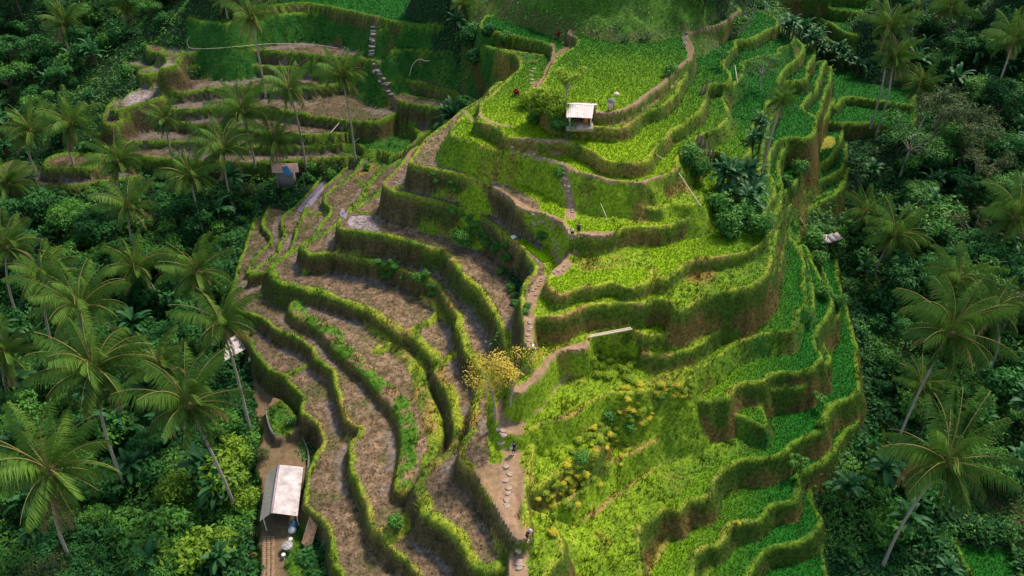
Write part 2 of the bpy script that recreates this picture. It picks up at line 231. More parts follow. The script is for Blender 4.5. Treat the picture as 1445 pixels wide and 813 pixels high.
def inside_mask(P):
    par = np.zeros((NY, NX + 1), np.uint8)
    n = len(P)
    for i in range(n):
        a, b = P[i], P[(i + 1) % n]
        if a[1] == b[1]: continue
        lo, hi = (a, b) if a[1] < b[1] else (b, a)
        j0 = np.searchsorted(YS, lo[1]); j1 = np.searchsorted(YS, hi[1])
        if j1 <= j0: continue
        yy = YS[j0:j1]
        xx = lo[0] + (yy - lo[1]) / (hi[1] - lo[1]) * (hi[0] - lo[0])
        ii = np.searchsorted(XS, xx)
        np.bitwise_xor.at(par, (np.arange(j0, j1), ii), 1)
    return np.bitwise_xor.accumulate(par, axis=1)[:, :NX].astype(bool)

def sdf(P, Rr, sub=2):
    D = np.full(GX.shape, Rr * Rr)
    Q = P[::sub]
    for i in range(len(Q)):
        seg_update(D, Q[i], Q[(i + 1) % len(Q)], Rr)
    D = np.sqrt(D)
    return np.where(inside_mask(P), D, -D)

for k, t in enumerate(T):
    rim = catmull([at(a, b, t['z']) for a, b in t['rim']], False, .5)
    close = [at(a, b, z) for a, b, z in t['close']]
    cs = catmull([tuple(rim[-1])] + close + [tuple(rim[0])], False, 3)[1:-1] if False else np.array(close)
    P = np.concatenate([rim, cs])
    t['rimw'] = rim
    Rr = 6.5 / t['slope'] + 3.6
    D = sdf(P, Rr, 1) + WARP * (1.0 if t['slope'] > 2 else 1.6)
    bw, bh = t['bw'], t['bh']
    prof = np.where(D > 0, t['z'] + bh * (.35 + 1.3 * np.clip(BWN - .6, 0, .8)) * np.clip(1 - ((D - bw * .5 * BWN) / (bw * .55 * BWN)) ** 2, 0, 1),
                    t['z'] + t['slope'] * D)
    prof = np.where((D <= 0) & (D <= -Rr + .9), -99, prof)
    m = prof > HT
    HT[m] = prof[m]; OWN[m] = k; DIN[m] = D[m]
BANK = (OWN >= 0) & (DIN < 0)
HT += np.where(BANK, (fbm(GX, GY, 1.1, 41, 3) - .5) * .5, 0)

def bil(F, x, y):
    i = min(max(np.searchsorted(XS, x) - 1, 0), NX - 2); j = min(max(np.searchsorted(YS, y) - 1, 0), NY - 2)
    fx = (x - XS[i]) / (XS[i + 1] - XS[i]); fy = (y - YS[j]) / (YS[j + 1] - YS[j])
    return F[j, i] * (1 - fx) * (1 - fy) + F[j, i + 1] * fx * (1 - fy) + F[j + 1, i] * (1 - fx) * fy + F[j + 1, i + 1] * fx * fy
def gz(x, y): return float(bil(HT, x, y))
def hit(px, py):
    """first point of the ground along a surveyed direction"""
    d = Vector(ray(px, py)).normalized()
    t = 38.0
    while t < 330:
        p = d * t
        if CAMZ + p.z <= gz(p.x, p.y): break
        t += .5
    a, b = t - .5, t
    for _ in range(8):
        m = (a + b) / 2; p = d * m
        if CAMZ + p.z <= gz(p.x, p.y): b = m
        else: a = m
    p = d * b
    return Vector((p.x, p.y, gz(p.x, p.y)))
def mask_near(pts, width, closed=False, z=None):
    """grid mask of ground within width of a surveyed line"""
    w = [tuple(hit(a, b)[:2]) for a, b in pts]
    c = catmull(w, closed, .5)
    D = np.full(GX.shape, 9.0)
    for i in range(len(c) - 1): seg_update(D, c[i], c[i + 1], 3)
    return np.sqrt(D), c
def mask_poly(pts):
    w = catmull([tuple(hit(a, b)[:2]) for a, b in pts], True, .6)
    return inside_mask(w)
# ------------------------------------------------------------------ what covers the ground
K = dict(jungle=0, mud=1, rice=2, grass=3, path=4, wet=5, bare=6, yellow=7, water=8)
# spine: everything left of it is ploughed mud, right of it is planted
spw = np.array([at(a, b, z) for a, b, z in [(690, -60, 24), (640, 40, 22), (660, 60, 21), (700, 120, 19.8), (630, 185, 19.8), (640, 210, 19), (720, 262, 16.5), (760, 320, 13.2), (770, 390, 13.2), (740, 440, 12), (745, 500, 10), (722, 560, 8), (722, 620, 6.4), (730, 700, 5), (730, 870, 4)]])
o = np.argsort(spw[:, 1]); SPX = np.interp(GY, spw[o, 1], spw[o, 0])
LEFT = GX < SPX
KIND = np.zeros(GX.shape, int)
names = np.array([t['name'] for t in T] + ['none'])
for k, t in enumerate(T):
    m = (OWN == k) & ~BANK
    nm = t['name']
    if nm in ('plateau', 'shoulder', 'rightstep', 'valley', 'farright', 'farfield'): KIND[m] = K['rice']
    elif nm == 'slope': KIND[m] = K['grass']
    elif nm == 'amph' and t['z'] >= 19: KIND[m] = K['rice']
    elif nm in ('amph', 'leftfar', 'upleft', 'left'): KIND[m] = K['mud']
    elif nm == 'yard': KIND[m] = K['bare']
    elif nm == 'path': KIND[m] = K['grass']
    else: KIND[m] = np.where(LEFT[m], K['mud'], K['rice'])
FLAT = (OWN >= 0) & ~BANK
BWA = np.array([t['bw'] for t in T] + [0.0])[OWN]
RIM = FLAT & (DIN < BWA * BWN)
def paint(kind, poly, only_flat=True):
    m = mask_poly(poly)
    if only_flat: m = m & FLAT
    KIND[m] = K[kind]
# grassy places
paint('grass', [(690, 60), (760, 60), (750, 90), (700, 68), (640, 62), (540, 60), (530, 30), (600, 34), (660, 44)])
paint('rice', [(530, 22), (600, 24), (655, 33), (780, 36), (790, 60), (720, 48), (650, 42), (600, 36), (540, 32)])
paint('rice', [(540, 44), (590, 46), (640, 52), (640, 47), (560, 38)])
paint('grass', [(806, 340), (900, 330), (915, 350), (920, 374), (890, 378), (820, 382), (800, 380)])
paint('grass', [(870, 262), (960, 246), (1000, 280), (990, 300), (930, 312), (830, 312), (810, 290), (820, 264)])
paint('grass', [(700, 500), (850, 500), (990, 500), (985, 560), (860, 560), (850, 610), (830, 660), (760, 700), (700, 700)])
paint('grass', [(930, 398), (1000, 366), (1080, 350), (1088, 380), (1010, 412), (956, 440), (945, 424)])
paint('grass', [(832, 478), (892, 470), (1000, 500), (985, 540), (830, 540)])
paint('grass', [(760, 700), (850, 660), (870, 645), (880, 700), (850, 740), (850, 860), (720, 860), (740, 760)])
paint('grass', [(880, 640), (940, 620), (1080, 606), (1000, 660), (900, 740), (850, 720)])
paint('yellow', [(876, 612), (930, 600), (975, 596), (930, 618), (880, 636), (868, 630)])
paint('grass', [(480, 210), (560, 190), (600, 190), (590, 205), (530, 240), (500, 250), (520, 222)])
paint('grass', [(850, 690), (890, 690), (890, 813), (840, 813)])
paint('grass', [(1085, 262), (1110, 262), (1108, 330), (1092, 350), (1080, 320)])
paint('yellow', [(1149, 208), (1160, 205), (1166, 193), (1175, 192), (1179, 201), (1172, 209), (1158, 213)], False)
paint('wet', [(185, 128), (215, 118), (222, 130), (190, 148), (174, 146)])
paint('wet', [(492, 308), (524, 306), (534, 328), (500, 326)])
paint('wet', [(222, 92), (238, 84), (245, 96), (228, 104)])
paint('water', [(462, 250), (470, 252), (440, 290), (424, 300), (421, 292)])
paint('water', [(478, 302), (485, 296), (490, 300), (480, 306)])
paint('bare', [(668, 662), (716, 650), (738, 660), (740, 700), (728, 725), (706, 730), (690, 700), (672, 676)])
paint('bare', [(705, 560), (722, 560), (745, 545), (760, 520), (770, 535), (745, 570), (735, 640), (715, 640), (702, 600)])
paint('bare', [(676, 268), (712, 276), (735, 298), (790, 318), (806, 340), (790, 345), (770, 320), (735, 306), (700, 290)])
paint('bare', [(372, 612), (420, 610), (432, 640), (430, 680), (425, 700), (412, 740), (412, 813), (376, 813), (366, 740), (370, 650)], False)
paint('grass', [(414, 745), (440, 752), (448, 813), (410, 813), (402, 790)], False)
paint('grass', [(377, 580), (405, 568), (416, 604), (390, 614)], False)
paint('bare', [(1385, 680), (1445, 690), (1445, 740), (1420, 740), (1370, 705)], False)
# vegetable patches on the broad left bank
VEG = mask_poly([(412, 436), (440, 430), (500, 480), (560, 540), (590, 600), (588, 660), (566, 690), (562, 620), (535, 560), (480, 500)]) & RIM
# paths
PATHS = []; STEPS = (4, 6, 7, 10, 11); PI_ = 0
PD = np.full(GX.shape, 9.0)
for pts, w in [([(840, 36), (806, 44), (800, 50), (810, 58), (806, 66), (790, 76), (776, 92), (768, 110), (758, 124), (757, 138), (768, 152), (790, 166)], .55),
               ([(779, 62), (779, 76), (770, 98), (757, 116), (752, 126)], .35),
               ([(838, 161), (862, 160), (890, 151), (915, 135), (938, 117), (949, 104), (966, 90), (975, 80), (972, 62), (968, 48), (990, 42), (1018, 34), (1036, 24), (1043, 16)], .45),
               ([(800, 190), (798, 200), (760, 199), (735, 198), (724, 202), (728, 208), (740, 216), (764, 222), (797, 234), (813, 244), (833, 250), (863, 258), (900, 261), (932, 251)], .4),
               ([(797, 234), (797, 250), (802, 272), (806, 290), (805, 306)], .6),
               ([(700, 272), (735, 290), (760, 302), (780, 308), (792, 318), (799, 330), (804, 336), (830, 330), (860, 331)], .6),
               ([(748, 296), (754, 310), (768, 324), (780, 342), (788, 358), (790, 366), (800, 374)], .4),
               ([(800, 374), (785, 386), (768, 392), (758, 408), (750, 425), (746, 440), (748, 460), (748, 480), (747, 500), (752, 520)], .55),
               ([(832, 494), (800, 498), (780, 512), (768, 528), (750, 546), (725, 558), (716, 580), (714, 600), (716, 620), (724, 640), (718, 660), (716, 690), (714, 720), (724, 745), (734, 765), (730, 790), (733, 830)], .8),
               ([(790, 498), (776, 530), (762, 552), (730, 570)], .3),
               ([(530, 30), (528, 50), (526, 70), (524, 80)], .35),
               ([(528, 92), (535, 105), (545, 125), (552, 136), (560, 142)], .35),
               ([(600, 196), (588, 206), (576, 228)], .35),
               ([(725, 180), (680, 165), (640, 168), (606, 190)], .2)]:
    D, c = mask_near(pts, w)
    PATHS.append(c)
    m = (D < w + (fbm(GX, GY, .8, 77, 2) - .5) * .35) & (FLAT | (PI_ in STEPS)) & ~(BANK & (D > .36)); PI_ += 1
    KIND[m] = K['path']; PD = np.minimum(PD, D - w)
# little dikes inside the fields
for pts, w, hgt in [([(432, 517), (415, 526), (398, 530), (384, 524)], .45, .3), ([(432, 297), (440, 303), (452, 302), (460, 297)], .3, .3),
               ([(573, 470), (590, 462), (606, 456), (618, 440), (612, 428), (600, 424)], .55, .5), ([(505, 300), (512, 302), (522, 301)], .3, .35),
               ([(355, 391), (366, 393), (376, 391)], .3, .3), ([(430, 356), (432, 370), (430, 384)], .5, .5), ([(474, 360), (478, 352), (476, 346)], .35, .35),
               ([(550, 487), (540, 497), (530, 497), (534, 490)], .4, .35), ([(672, 674), (690, 668), (712, 660)], .4, .2), ([(494, 618), (508, 612), (508, 604)], .5, .3),
               ([(620, 512), (634, 506), (642, 500)], .5, .4), ([(503, 255), (512, 262), (520, 262)], .35, .35), ([(540, 756), (552, 754), (566, 742), (580, 724)], 1.0, .8), ([(478, 258), (488, 252), (494, 250)], .3, .3),
               ([(556, 266), (564, 264), (570, 263)], .3, .3)]:
    D, c = mask_near(pts, w)
    HT += hgt * np.clip(1 - (D / w) ** 2, 0, 1)
    RIM |= D < w

# ------------------------------------------------------------------ ground relief and colour
g = HT.copy()
n1 = fbm(GX, GY, .55, 101, 3) - .5
n2 = fbm(GX, GY, 5, 111, 4)
n3 = fbm(GX, GY, 1.6, 121, 3)
n4 = fbm(GX, GY, 18, 131, 3)
mudm = FLAT & ~RIM & ((KIND == 1) | (KIND == 5))
HT = HT + np.where(mudm, n1 * .16, n1 * .12)
HT[(KIND == K['water']) & FLAT] = g[(KIND == K['water']) & FLAT] + .03
HT = np.where((KIND == 3) & FLAT & ~RIM, HT + (n3 - .5) * .5 * (KIND == 3), HT)

def lerp(a, b, t): return a + (b - a) * np.clip(t, 0, 1)[..., None]
def c3(*v): return np.array(v, float)[None, None, :] * np.ones(GX.shape + (1,))
# light painted into ground colour: bright ridge middle (1) to dark valley sides (0)
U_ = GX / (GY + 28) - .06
PAINT_GLOW = np.clip(1.29 - np.sqrt((U_ / np.where(U_ < 0, .34, .24)) ** 2 + ((GY - 68) / np.where(GY > 68, 38, 46)) ** 2), 0, 1)
PAINT_GLOW = np.clip(PAINT_GLOW + (n4 - .5) * .35, 0, 1)
PAINT_GLOW = PAINT_GLOW * PAINT_GLOW * (3 - 2 * PAINT_GLOW)

C = lerp(c3(.012, .030, .012), c3(.02, .05, .015), n3)                                   # jungle floor
mud = lerp(c3(.115, .074, .042), c3(.30, .20, .128), n2 * .8 + n1 * 1.6)
mud = lerp(mud, c3(.10, .10, .03), (n3 - .42) * 3 * (1 - .5 * PAINT_GLOW))
mud = mud * lerp(c3(.60, .60, .60), c3(1.0, .98, .95), PAINT_GLOW * 1.6)
rice = lerp(c3(.010, .095, .007), c3(.19, .31, .006), PAINT_GLOW * 1.1)
rice = rice * (1 + (n3 - .5)[..., None] * .25)
grs = lerp(c3(.022, .095, .012), c3(.20, .30, .014), PAINT_GLOW * 1.0 + (n3 - .5) * .7)
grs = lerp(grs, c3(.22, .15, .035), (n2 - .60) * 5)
rim = lerp(c3(.10, .18, .014), c3(.29, .33, .03), PAINT_GLOW * .9 + (n3 - .5) * .5)
rim = lerp(rim, c3(.34, .21, .07), np.clip((fbm(GX, GY, 3.2, 151, 3) - .52) * 7, 0, .85) * PAINT_GLOW)
rim = lerp(rim, c3(.05, .12, .012), np.clip((fbm(GX, GY, 2.1, 161, 3) - .55) * 6, 0, .7))
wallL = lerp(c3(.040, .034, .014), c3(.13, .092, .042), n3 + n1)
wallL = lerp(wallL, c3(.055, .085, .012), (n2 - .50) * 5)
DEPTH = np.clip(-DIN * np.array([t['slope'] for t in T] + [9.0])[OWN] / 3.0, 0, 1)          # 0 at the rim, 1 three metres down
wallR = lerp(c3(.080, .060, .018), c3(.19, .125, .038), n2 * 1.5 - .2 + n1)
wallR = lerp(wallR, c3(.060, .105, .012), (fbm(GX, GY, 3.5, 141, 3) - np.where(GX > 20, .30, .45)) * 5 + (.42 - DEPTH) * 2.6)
wallR = wallR * lerp(c3(.62, .7, .6), c3(1.15, 1.1, 1.0), PAINT_GLOW)
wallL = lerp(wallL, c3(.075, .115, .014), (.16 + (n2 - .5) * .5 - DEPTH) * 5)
yel = lerp(c3(.30, .24, .03), c3(.22, .24, .03), n3)
bare = lerp(c3(.30, .19, .115), c3(.22, .16, .09), n3)
bare = bare * lerp(c3(.62, .62, .62), c3(1.1, 1.05, 1.0), PAINT_GLOW * 1.5)
pat = lerp(c3(.36, .235, .16), c3(.25, .17, .09), n3 + n1) * lerp(c3(.55, .55, .55), c3(1.05, 1.0, 1.0), PAINT_GLOW * 1.4)
wet = lerp(c3(.30, .24, .26), c3(.16, .12, .09), n3 * 1.4 - .2 + n1)
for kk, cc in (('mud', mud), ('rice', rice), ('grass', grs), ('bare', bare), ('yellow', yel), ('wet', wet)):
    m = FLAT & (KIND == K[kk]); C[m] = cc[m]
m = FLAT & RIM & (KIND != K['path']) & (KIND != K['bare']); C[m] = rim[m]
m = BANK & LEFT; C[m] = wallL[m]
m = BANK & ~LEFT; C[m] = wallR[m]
spg = BANK & (mask_poly([(735, 298), (768, 306), (800, 326), (803, 350), (790, 368), (765, 345), (745, 320)]) | mask_poly([(755, 490), (850, 470), (900, 500), (840, 560), (760, 610), (745, 600), (700, 590), (715, 560)]) | ((np.array([t['name'] == 'shoulder' for t in T] + [False])[OWN]) & LEFT & (GY > 100)))
KIND[spg] = K['grass']
top = BANK & (DIN > -.16 - n2 * .22); t_ = np.clip((DIN + .2) / .2, 0, 1); Cr = lerp(C, rim * .8, t_ * .8)
C[top] = Cr[top]
gentle = BANK & (np.array([t['slope'] for t in T] + [9.0])[OWN] < 2)
gc = lerp(grs, wallR, (n2 - .56) * 6)
C[gentle] = gc[gentle]
C[VEG] = lerp(C, lerp(c3(.07, .17, .014), c3(.26, .17, .09), (n3 - .5) * 7), np.ones(GX.shape))[VEG]
m = KIND == K['bare']; C[m] = bare[m]
m = (KIND == K['yellow']); C[m] = yel[m]
m = KIND == K['path']; C[m] = pat[m]
UP = mask_poly([(640, 20), (690, 18), (700, 60), (720, 100), (690, 125), (640, 90), (560, 75), (560, 50)]) & BANK; KIND[UP] = K['grass']
m = (KIND == K['grass']) & ~FLAT; C[m] = grs[m]
# damp ditches at the foot of banks
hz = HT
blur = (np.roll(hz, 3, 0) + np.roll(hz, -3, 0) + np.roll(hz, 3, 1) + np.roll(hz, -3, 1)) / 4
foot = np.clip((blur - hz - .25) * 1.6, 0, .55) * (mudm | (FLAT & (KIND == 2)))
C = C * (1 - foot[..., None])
nearwall = np.zeros(GX.shape)
for q in (4, 7):
    for a_, b_ in ((q, 0), (-q, 0), (0, q), (0, -q)): nearwall = np.maximum(nearwall, np.roll(np.roll(HT, a_, 0), b_, 1) - HT)
wetm = mudm & (nearwall > .9) & (fbm(GX, GY, 3.0, 181, 3) > .50)
C[wetm] = lerp(C, c3(.17, .135, .12) * np.ones(GX.shape + (1,)), np.ones(GX.shape) * .6)[wetm]
hillm = (OWN < 0) & (GX > -8) & (GX < 31) & (GY > 110) & (GY < 155)
C[hillm] = lerp(c3(.030, .085, .012), c3(.075, .17, .016), n3 * 1.6 - .3)[hillm]
lowh = hillm & (HT < 25.2); C[lowh] = lerp(c3(.10, .08, .035), c3(.05, .11, .014), n3 * 1.4)[lowh]
C = np.clip(C, 0.002, .9)

# ------------------------------------------------------------------ helpers
def new_mat(name):
    m = bpy.data.materials.new(name); m.use_nodes = True
    nt = m.node_tree; nt.nodes.clear()
    out = nt.nodes.new('ShaderNodeOutputMaterial'); b = nt.nodes.new('ShaderNodeBsdfPrincipled')
    nt.links.new(b.outputs[0], out.inputs[0])
    return m, nt, b
def node(nt, t, **kw):
    n = nt.nodes.new(t)
    for k, v in kw.items():
        if k.startswith('i_'): n.inputs[int(k[2:])].default_value = v
        else: setattr(n, k, v)
    return n
def noise(nt, scale, detail=3, rough=.55, obj=False):
    tc = node(nt, 'ShaderNodeTexCoord'); n = node(nt, 'ShaderNodeTexNoise')
    n.inputs['Scale'].default_value = scale; n.inputs['Detail'].default_value = detail; n.inputs['Roughness'].default_value = rough
    nt.links.new(tc.outputs['Object'], n.inputs['Vector']); return n
def maprange(nt, src, a, b, c, d):
    m = node(nt, 'ShaderNodeMapRange'); nt.links.new(src, m.inputs[0])
    for i, v in enumerate((a, b, c, d)): m.inputs[i + 1].default_value = v
    return m.outputs[0]
def mult(nt, colsock, facsock):
    m = node(nt, 'ShaderNodeMix', data_type='RGBA', blend_type='MULTIPLY'); m.inputs[0].default_value = 1
    nt.links.new(colsock, m.inputs[6]); nt.links.new(facsock, m.inputs[7]); return m.outputs[2]
def mat_ground(name, nlo, nhi, scale, bump, rough=.9, spec=.15):
    m, nt, b = new_mat(name)
    at_ = node(nt, 'ShaderNodeAttribute', attribute_name='tint')
    n = noise(nt, scale, 5, .65)
    f = maprange(nt, n.outputs[0], .32, .68, nlo, nhi)
    nt.links.new(mult(nt, at_.outputs['Color'], f), b.inputs['Base Color'])
    b.inputs['Roughness'].default_value = rough; b.inputs['Specular IOR Level'].default_value = spec
    bp_ = node(nt, 'ShaderNodeBump'); bp_.inputs['Strength'].default_value = bump; bp_.inputs['Distance'].default_value = .15
    nt.links.new(n.outputs[0], bp_.inputs['Height']); nt.links.new(bp_.outputs[0], b.inputs['Normal'])
    return m
def mat_plain(name, c1, c2, scale=6, rough=.7, spec=.3, bump=.0, metal=0, detail=4):
    m, nt, b = new_mat(name)
    n = noise(nt, scale, detail, .6)
    r = node(nt, 'ShaderNodeMix', data_type='RGBA'); r.inputs[6].default_value = (*c1, 1); r.inputs[7].default_value = (*c2, 1)
    nt.links.new(maprange(nt, n.outputs[0], .35, .65, 0, 1), r.inputs[0]); nt.links.new(r.outputs[2], b.inputs['Base Color'])
    b.inputs['Roughness'].default_value = rough; b.inputs['Specular IOR Level'].default_value = spec; b.inputs['Metallic'].default_value = metal
    if bump:
        bp_ = node(nt, 'ShaderNodeBump'); bp_.inputs['Strength'].default_value = bump; bp_.inputs['Distance'].default_value = .05
        nt.links.new(n.outputs[0], bp_.inputs['Height']); nt.links.new(bp_.outputs[0], b.inputs['Normal'])
    return m
def mat_leaf(name, dark, light, trans=.25, rough=.55, hue_obj=.18, spec=.25):
    """leaf tint from a per-vertex shade, the object's own random and a translucent share"""
    m, nt, b = new_mat(name)
    at_ = node(nt, 'ShaderNodeAttribute', attribute_name='shade')
    oi = node(nt, 'ShaderNodeObjectInfo')
    r = node(nt, 'ShaderNodeMix', data_type='RGBA'); r.inputs[6].default_value = (*dark, 1); r.inputs[7].default_value = (*light, 1)
    ad = node(nt, 'ShaderNodeMath', operation='MULTIPLY_ADD'); nt.links.new(oi.outputs['Random'], ad.inputs[0]); ad.inputs[1].default_value = hue_obj * 2
    sb = node(nt, 'ShaderNodeMath', operation='SUBTRACT'); nt.links.new(at_.outputs['Fac'], sb.inputs[0]); sb.inputs[1].default_value = hue_obj
    nt.links.new(sb.outputs[0], ad.inputs[2]); ad.use_clamp = True
    nt.links.new(ad.outputs[0], r.inputs[0]); nt.links.new(r.outputs[2], b.inputs['Base Color'])
    b.inputs['Roughness'].default_value = rough; b.inputs['Specular IOR Level'].default_value = spec
    if trans:
        tr = node(nt, 'ShaderNodeBsdfTranslucent'); mx = node(nt, 'ShaderNodeMixShader'); mx.inputs[0].default_value = trans
        nt.links.new(r.outputs[2], tr.inputs[0]); nt.links.new(b.outputs[0], mx.inputs[1]); nt.links.new(tr.outputs[0], mx.inputs[2])
        nt.links.new(mx.outputs[0], nt.nodes['Material Output'].inputs[0])
    return m
def mat_tint(name, trans=.25, rough=.6):
    m, nt, b = new_mat(name)
    at_ = node(nt, 'ShaderNodeAttribute', attribute_name='tint')
    nt.links.new(at_.outputs['Color'], b.inputs['Base Color']); b.inputs['Roughness'].default_value = rough; b.inputs['Specular IOR Level'].default_value = .2
    tr = node(nt, 'ShaderNodeBsdfTranslucent'); mx = node(nt, 'ShaderNodeMixShader'); mx.inputs[0].default_value = trans
    nt.links.new(at_.outputs['Color'], tr.inputs[0]); nt.links.new(b.outputs[0], mx.inputs[1]); nt.links.new(tr.outputs[0], mx.inputs[2])
    nt.links.new(mx.outputs[0], nt.nodes['Material Output'].inputs[0])
    return m

def tag(o, label=None, cat=None, group=None, kind=None):
    if label: o['label'] = label
    if cat: o['category'] = cat
    if group: o['group'] = group
    if kind: o['kind'] = kind
    return o
def link(name, me, parent=None, mat=None):
    o = bpy.data.objects.new(name, me); COL.objects.link(o)
    if parent is not None: o.parent = parent
    if mat is not None and me is not None and not me.materials: me.materials.append(mat)
    return o
def np_mesh(name, V, F, smooth=False, mat=None, attrs=None):
    """mesh from arrays; F is (n,3) or (n,4)"""
    me = bpy.data.meshes.new(name)
    V = np.asarray(V, np.float32); F = np.asarray(F, np.int32)
    me.vertices.add(len(V)); me.vertices.foreach_set('co', V.ravel())
    k = F.shape[1]
    me.loops.add(F.size); me.loops.foreach_set('vertex_index', F.ravel())
    me.polygons.add(len(F)); me.polygons.foreach_set('loop_start', np.arange(0, F.size, k, dtype=np.int32))
    me.update(calc_edges=True)
    if smooth: me.polygons.foreach_set('use_smooth', np.ones(len(F), bool))
    for nm, (typ, data) in (attrs or {}).items():
        a = me.attributes.new(nm, typ, 'POINT')
        if typ == 'FLOAT_COLOR':
            d = np.ones((len(V), 4), np.float32); d[:, :3] = data; a.data.foreach_set('color', d.ravel())
        else: a.data.foreach_set('value', np.asarray(data, np.float32).ravel())
    if mat: me.materials.append(mat)
    return me

M = {}
M['soil'] = mat_ground('grassy_bank', .45, 1.6, 3.2, .7)
M['mud'] = mat_ground('ploughed_mud', .38, 1.75, 2.3, 1.0, .75, .25)
M['path'] = mat_ground('trodden_earth', .75, 1.25, 2.2, .4)
M['water'] = None
m_, nt, b = new_mat('field_water')
b.inputs['Base Color'].default_value = (.22, .17, .22, 1); b.inputs['Roughness'].default_value = .12; b.inputs['Specular IOR Level'].default_value = .8
n = noise(nt, 1.5, 2); bb = node(nt, 'ShaderNodeBump'); bb.inputs['Strength'].default_value = .08; nt.links.new(n.outputs[0], bb.inputs['Height']); nt.links.new(bb.outputs[0], b.inputs['Normal'])
M['water'] = m_

# ------------------------------------------------------------------ ground meshes, split by what they are
VV = np.stack([GX, GY, HT], -1).reshape(-1, 3)
CC = C.reshape(-1, 3)
idx = np.arange(NX * NY).reshape(NY, NX)
FQ = np.stack([idx[:-1, :-1], idx[:-1, 1:], idx[1:, 1:], idx[1:, :-1]], -1).reshape(-1, 4)
cls = np.zeros(GX.shape, int)
cls[mudm] = 1
cls[(KIND == K['path']) | (KIND == K['bare'])] = 2
cls[FLAT & (KIND == K['water'])] = 3
cls[FLAT & ~RIM & (KIND == K['rice'])] = 4
fc = cls.reshape(-1)[FQ[:, 0]]
def sub_mesh(name, sel, mat):
    f = FQ[sel]; used, inv = np.unique(f, return_inverse=True)
    me = np_mesh(name, VV[used], inv.reshape(-1, 4), True, mat, {'tint': ('FLOAT_COLOR', CC[used])})
    return tag(link(name, me), kind='structure')
sub_mesh('ground', fc == 0, M['soil'])
sub_mesh('mud_field', fc == 1, M['mud'])
sub_mesh('footpath', fc == 2, M['path'])
sub_mesh('water', fc == 3, M['water'])
sub_mesh('rice_field', fc == 4, M['soil'])
# ------------------------------------------------------------------ grass and rice blades
def smp(F, x, y):
    i = np.clip(np.searchsorted(XS, x) - 1, 0, NX - 2); j = np.clip(np.searchsorted(YS, y) - 1, 0, NY - 2)
    fx = (x - XS[i]) / (XS[i + 1] - XS[i]); fy = (y - YS[j]) / (YS[j + 1] - YS[j])
    if F.ndim == 3: fx = fx[:, None]; fy = fy[:, None]
    return F[j, i] * (1 - fx) * (1 - fy) + F[j, i + 1] * fx * (1 - fy) + F[j + 1, i] * (1 - fx) * fy + F[j + 1, i + 1] * fx * fy
def visible(x, y, z, mar=40):
    c, s = math.cos(PITCH), math.sin(PITCH); dz = z - CAMZ; f = y * c - dz * s
    px = W0 / 2 + FPX * x / f; py = H0 / 2 - FPX * (y * s + dz * c) / f
    return (px > -mar) & (px < W0 + mar) & (py > -mar) & (py < H0 + mar)
AREA = np.gradient(XS)[None, :] * np.gradient(YS)[:, None]
def scatter(mask, dens):
    """random points on masked ground, dens per square metre (array or number)"""
    lam = AREA * dens * mask
    n = RNG.poisson(lam)
    j, i = np.nonzero(n)
    rep = n[j, i]; j = np.repeat(j, rep); i = np.repeat(i, rep)
    x = XS[i] + (RNG.random(len(i)) - .5) * np.gradient(XS)[i]; y = YS[j] + (RNG.random(len(i)) - .5) * np.gradient(YS)[j]
    z = smp(HT, x, y); v = visible(x, y, z)
    return x[v], y[v], z[v]
M['blades'] = mat_tint('grass_blades', .3)
def tufts(name, pts, hmin, hmax, wid, spread, nb, gain, tipgain, label, cat, lean=.3):
    x, y, z = pts; n = len(x)
    col = smp(C, x, y)
    X = np.repeat(x, nb); Y = np.repeat(y, nb); Z = np.repeat(z, nb); N = n * nb
    a = RNG.random(N) * 6.283; r = RNG.random(N) * spread
    bx = X + np.cos(a) * r; by = Y + np.sin(a) * r
    h = hmin + RNG.random(N) * (hmax - hmin)
    a2 = RNG.random(N) * 6.283; w2 = wid * (.6 + .8 * RNG.random(N))
    lx = np.cos(a) * lean * h * RNG.random(N); ly = np.sin(a) * lean * h * RNG.random(N)
    V = np.empty((N, 3, 3), np.float32)
    V[:, 0] = np.stack([bx - np.cos(a2) * w2, by - np.sin(a2) * w2, Z - .05], -1)
    V[:, 1] = np.stack([bx + np.cos(a2) * w2, by + np.sin(a2) * w2, Z - .05], -1)
    V[:, 2] = np.stack([bx + lx, by + ly, Z + h], -1)
    cc = np.repeat(col, nb, 0) * (.84 + .32 * RNG.random(N))[:, None]
    Cc = np.empty((N, 3, 3), np.float32); Cc[:, 0] = cc * gain; Cc[:, 1] = cc * gain; Cc[:, 2] = np.clip(cc * np.array(tipgain), 0, .8)
    me = np_mesh(name, V.reshape(-1, 3), np.arange(N * 3).reshape(-1, 3), False, M['blades'], {'tint': ('FLOAT_COLOR', Cc.reshape(-1, 3))})
    print(name, N)
    return tag(link(name, me), label, cat, kind='stuff')
dist = np.hypot(GY, CAMZ - HT)
near = np.clip(95 / dist, .35, 1.4) ** 2
ricem = FLAT & ~RIM & (KIND == K['rice']) & (PD > .1) & (OWN >= 0)
def rows(pts, g=.32, ang=.35):
    x, y, _ = pts; c, s_ = math.cos(ang), math.sin(ang)
    u = np.round((x * c + y * s_) / g); v = np.round((-x * s_ + y * c) / g)
    k = np.unique(np.stack([u, v], 1), axis=0) * g
    x = k[:, 0] * c - k[:, 1] * s_; y = k[:, 0] * s_ + k[:, 1] * c
    x = x + RNG.normal(size=len(x)) * .045; y = y + RNG.normal(size=len(x)) * .045
    keep = smp(ricem.astype(float), x, y) > .5; x, y = x[keep], y[keep]
    keep = vnoise(x / 1.3, y / 1.3, 44) + RNG.random(len(x)) * .6 > .22; x, y = x[keep], y[keep]
    return x, y, smp(HT, x, y)
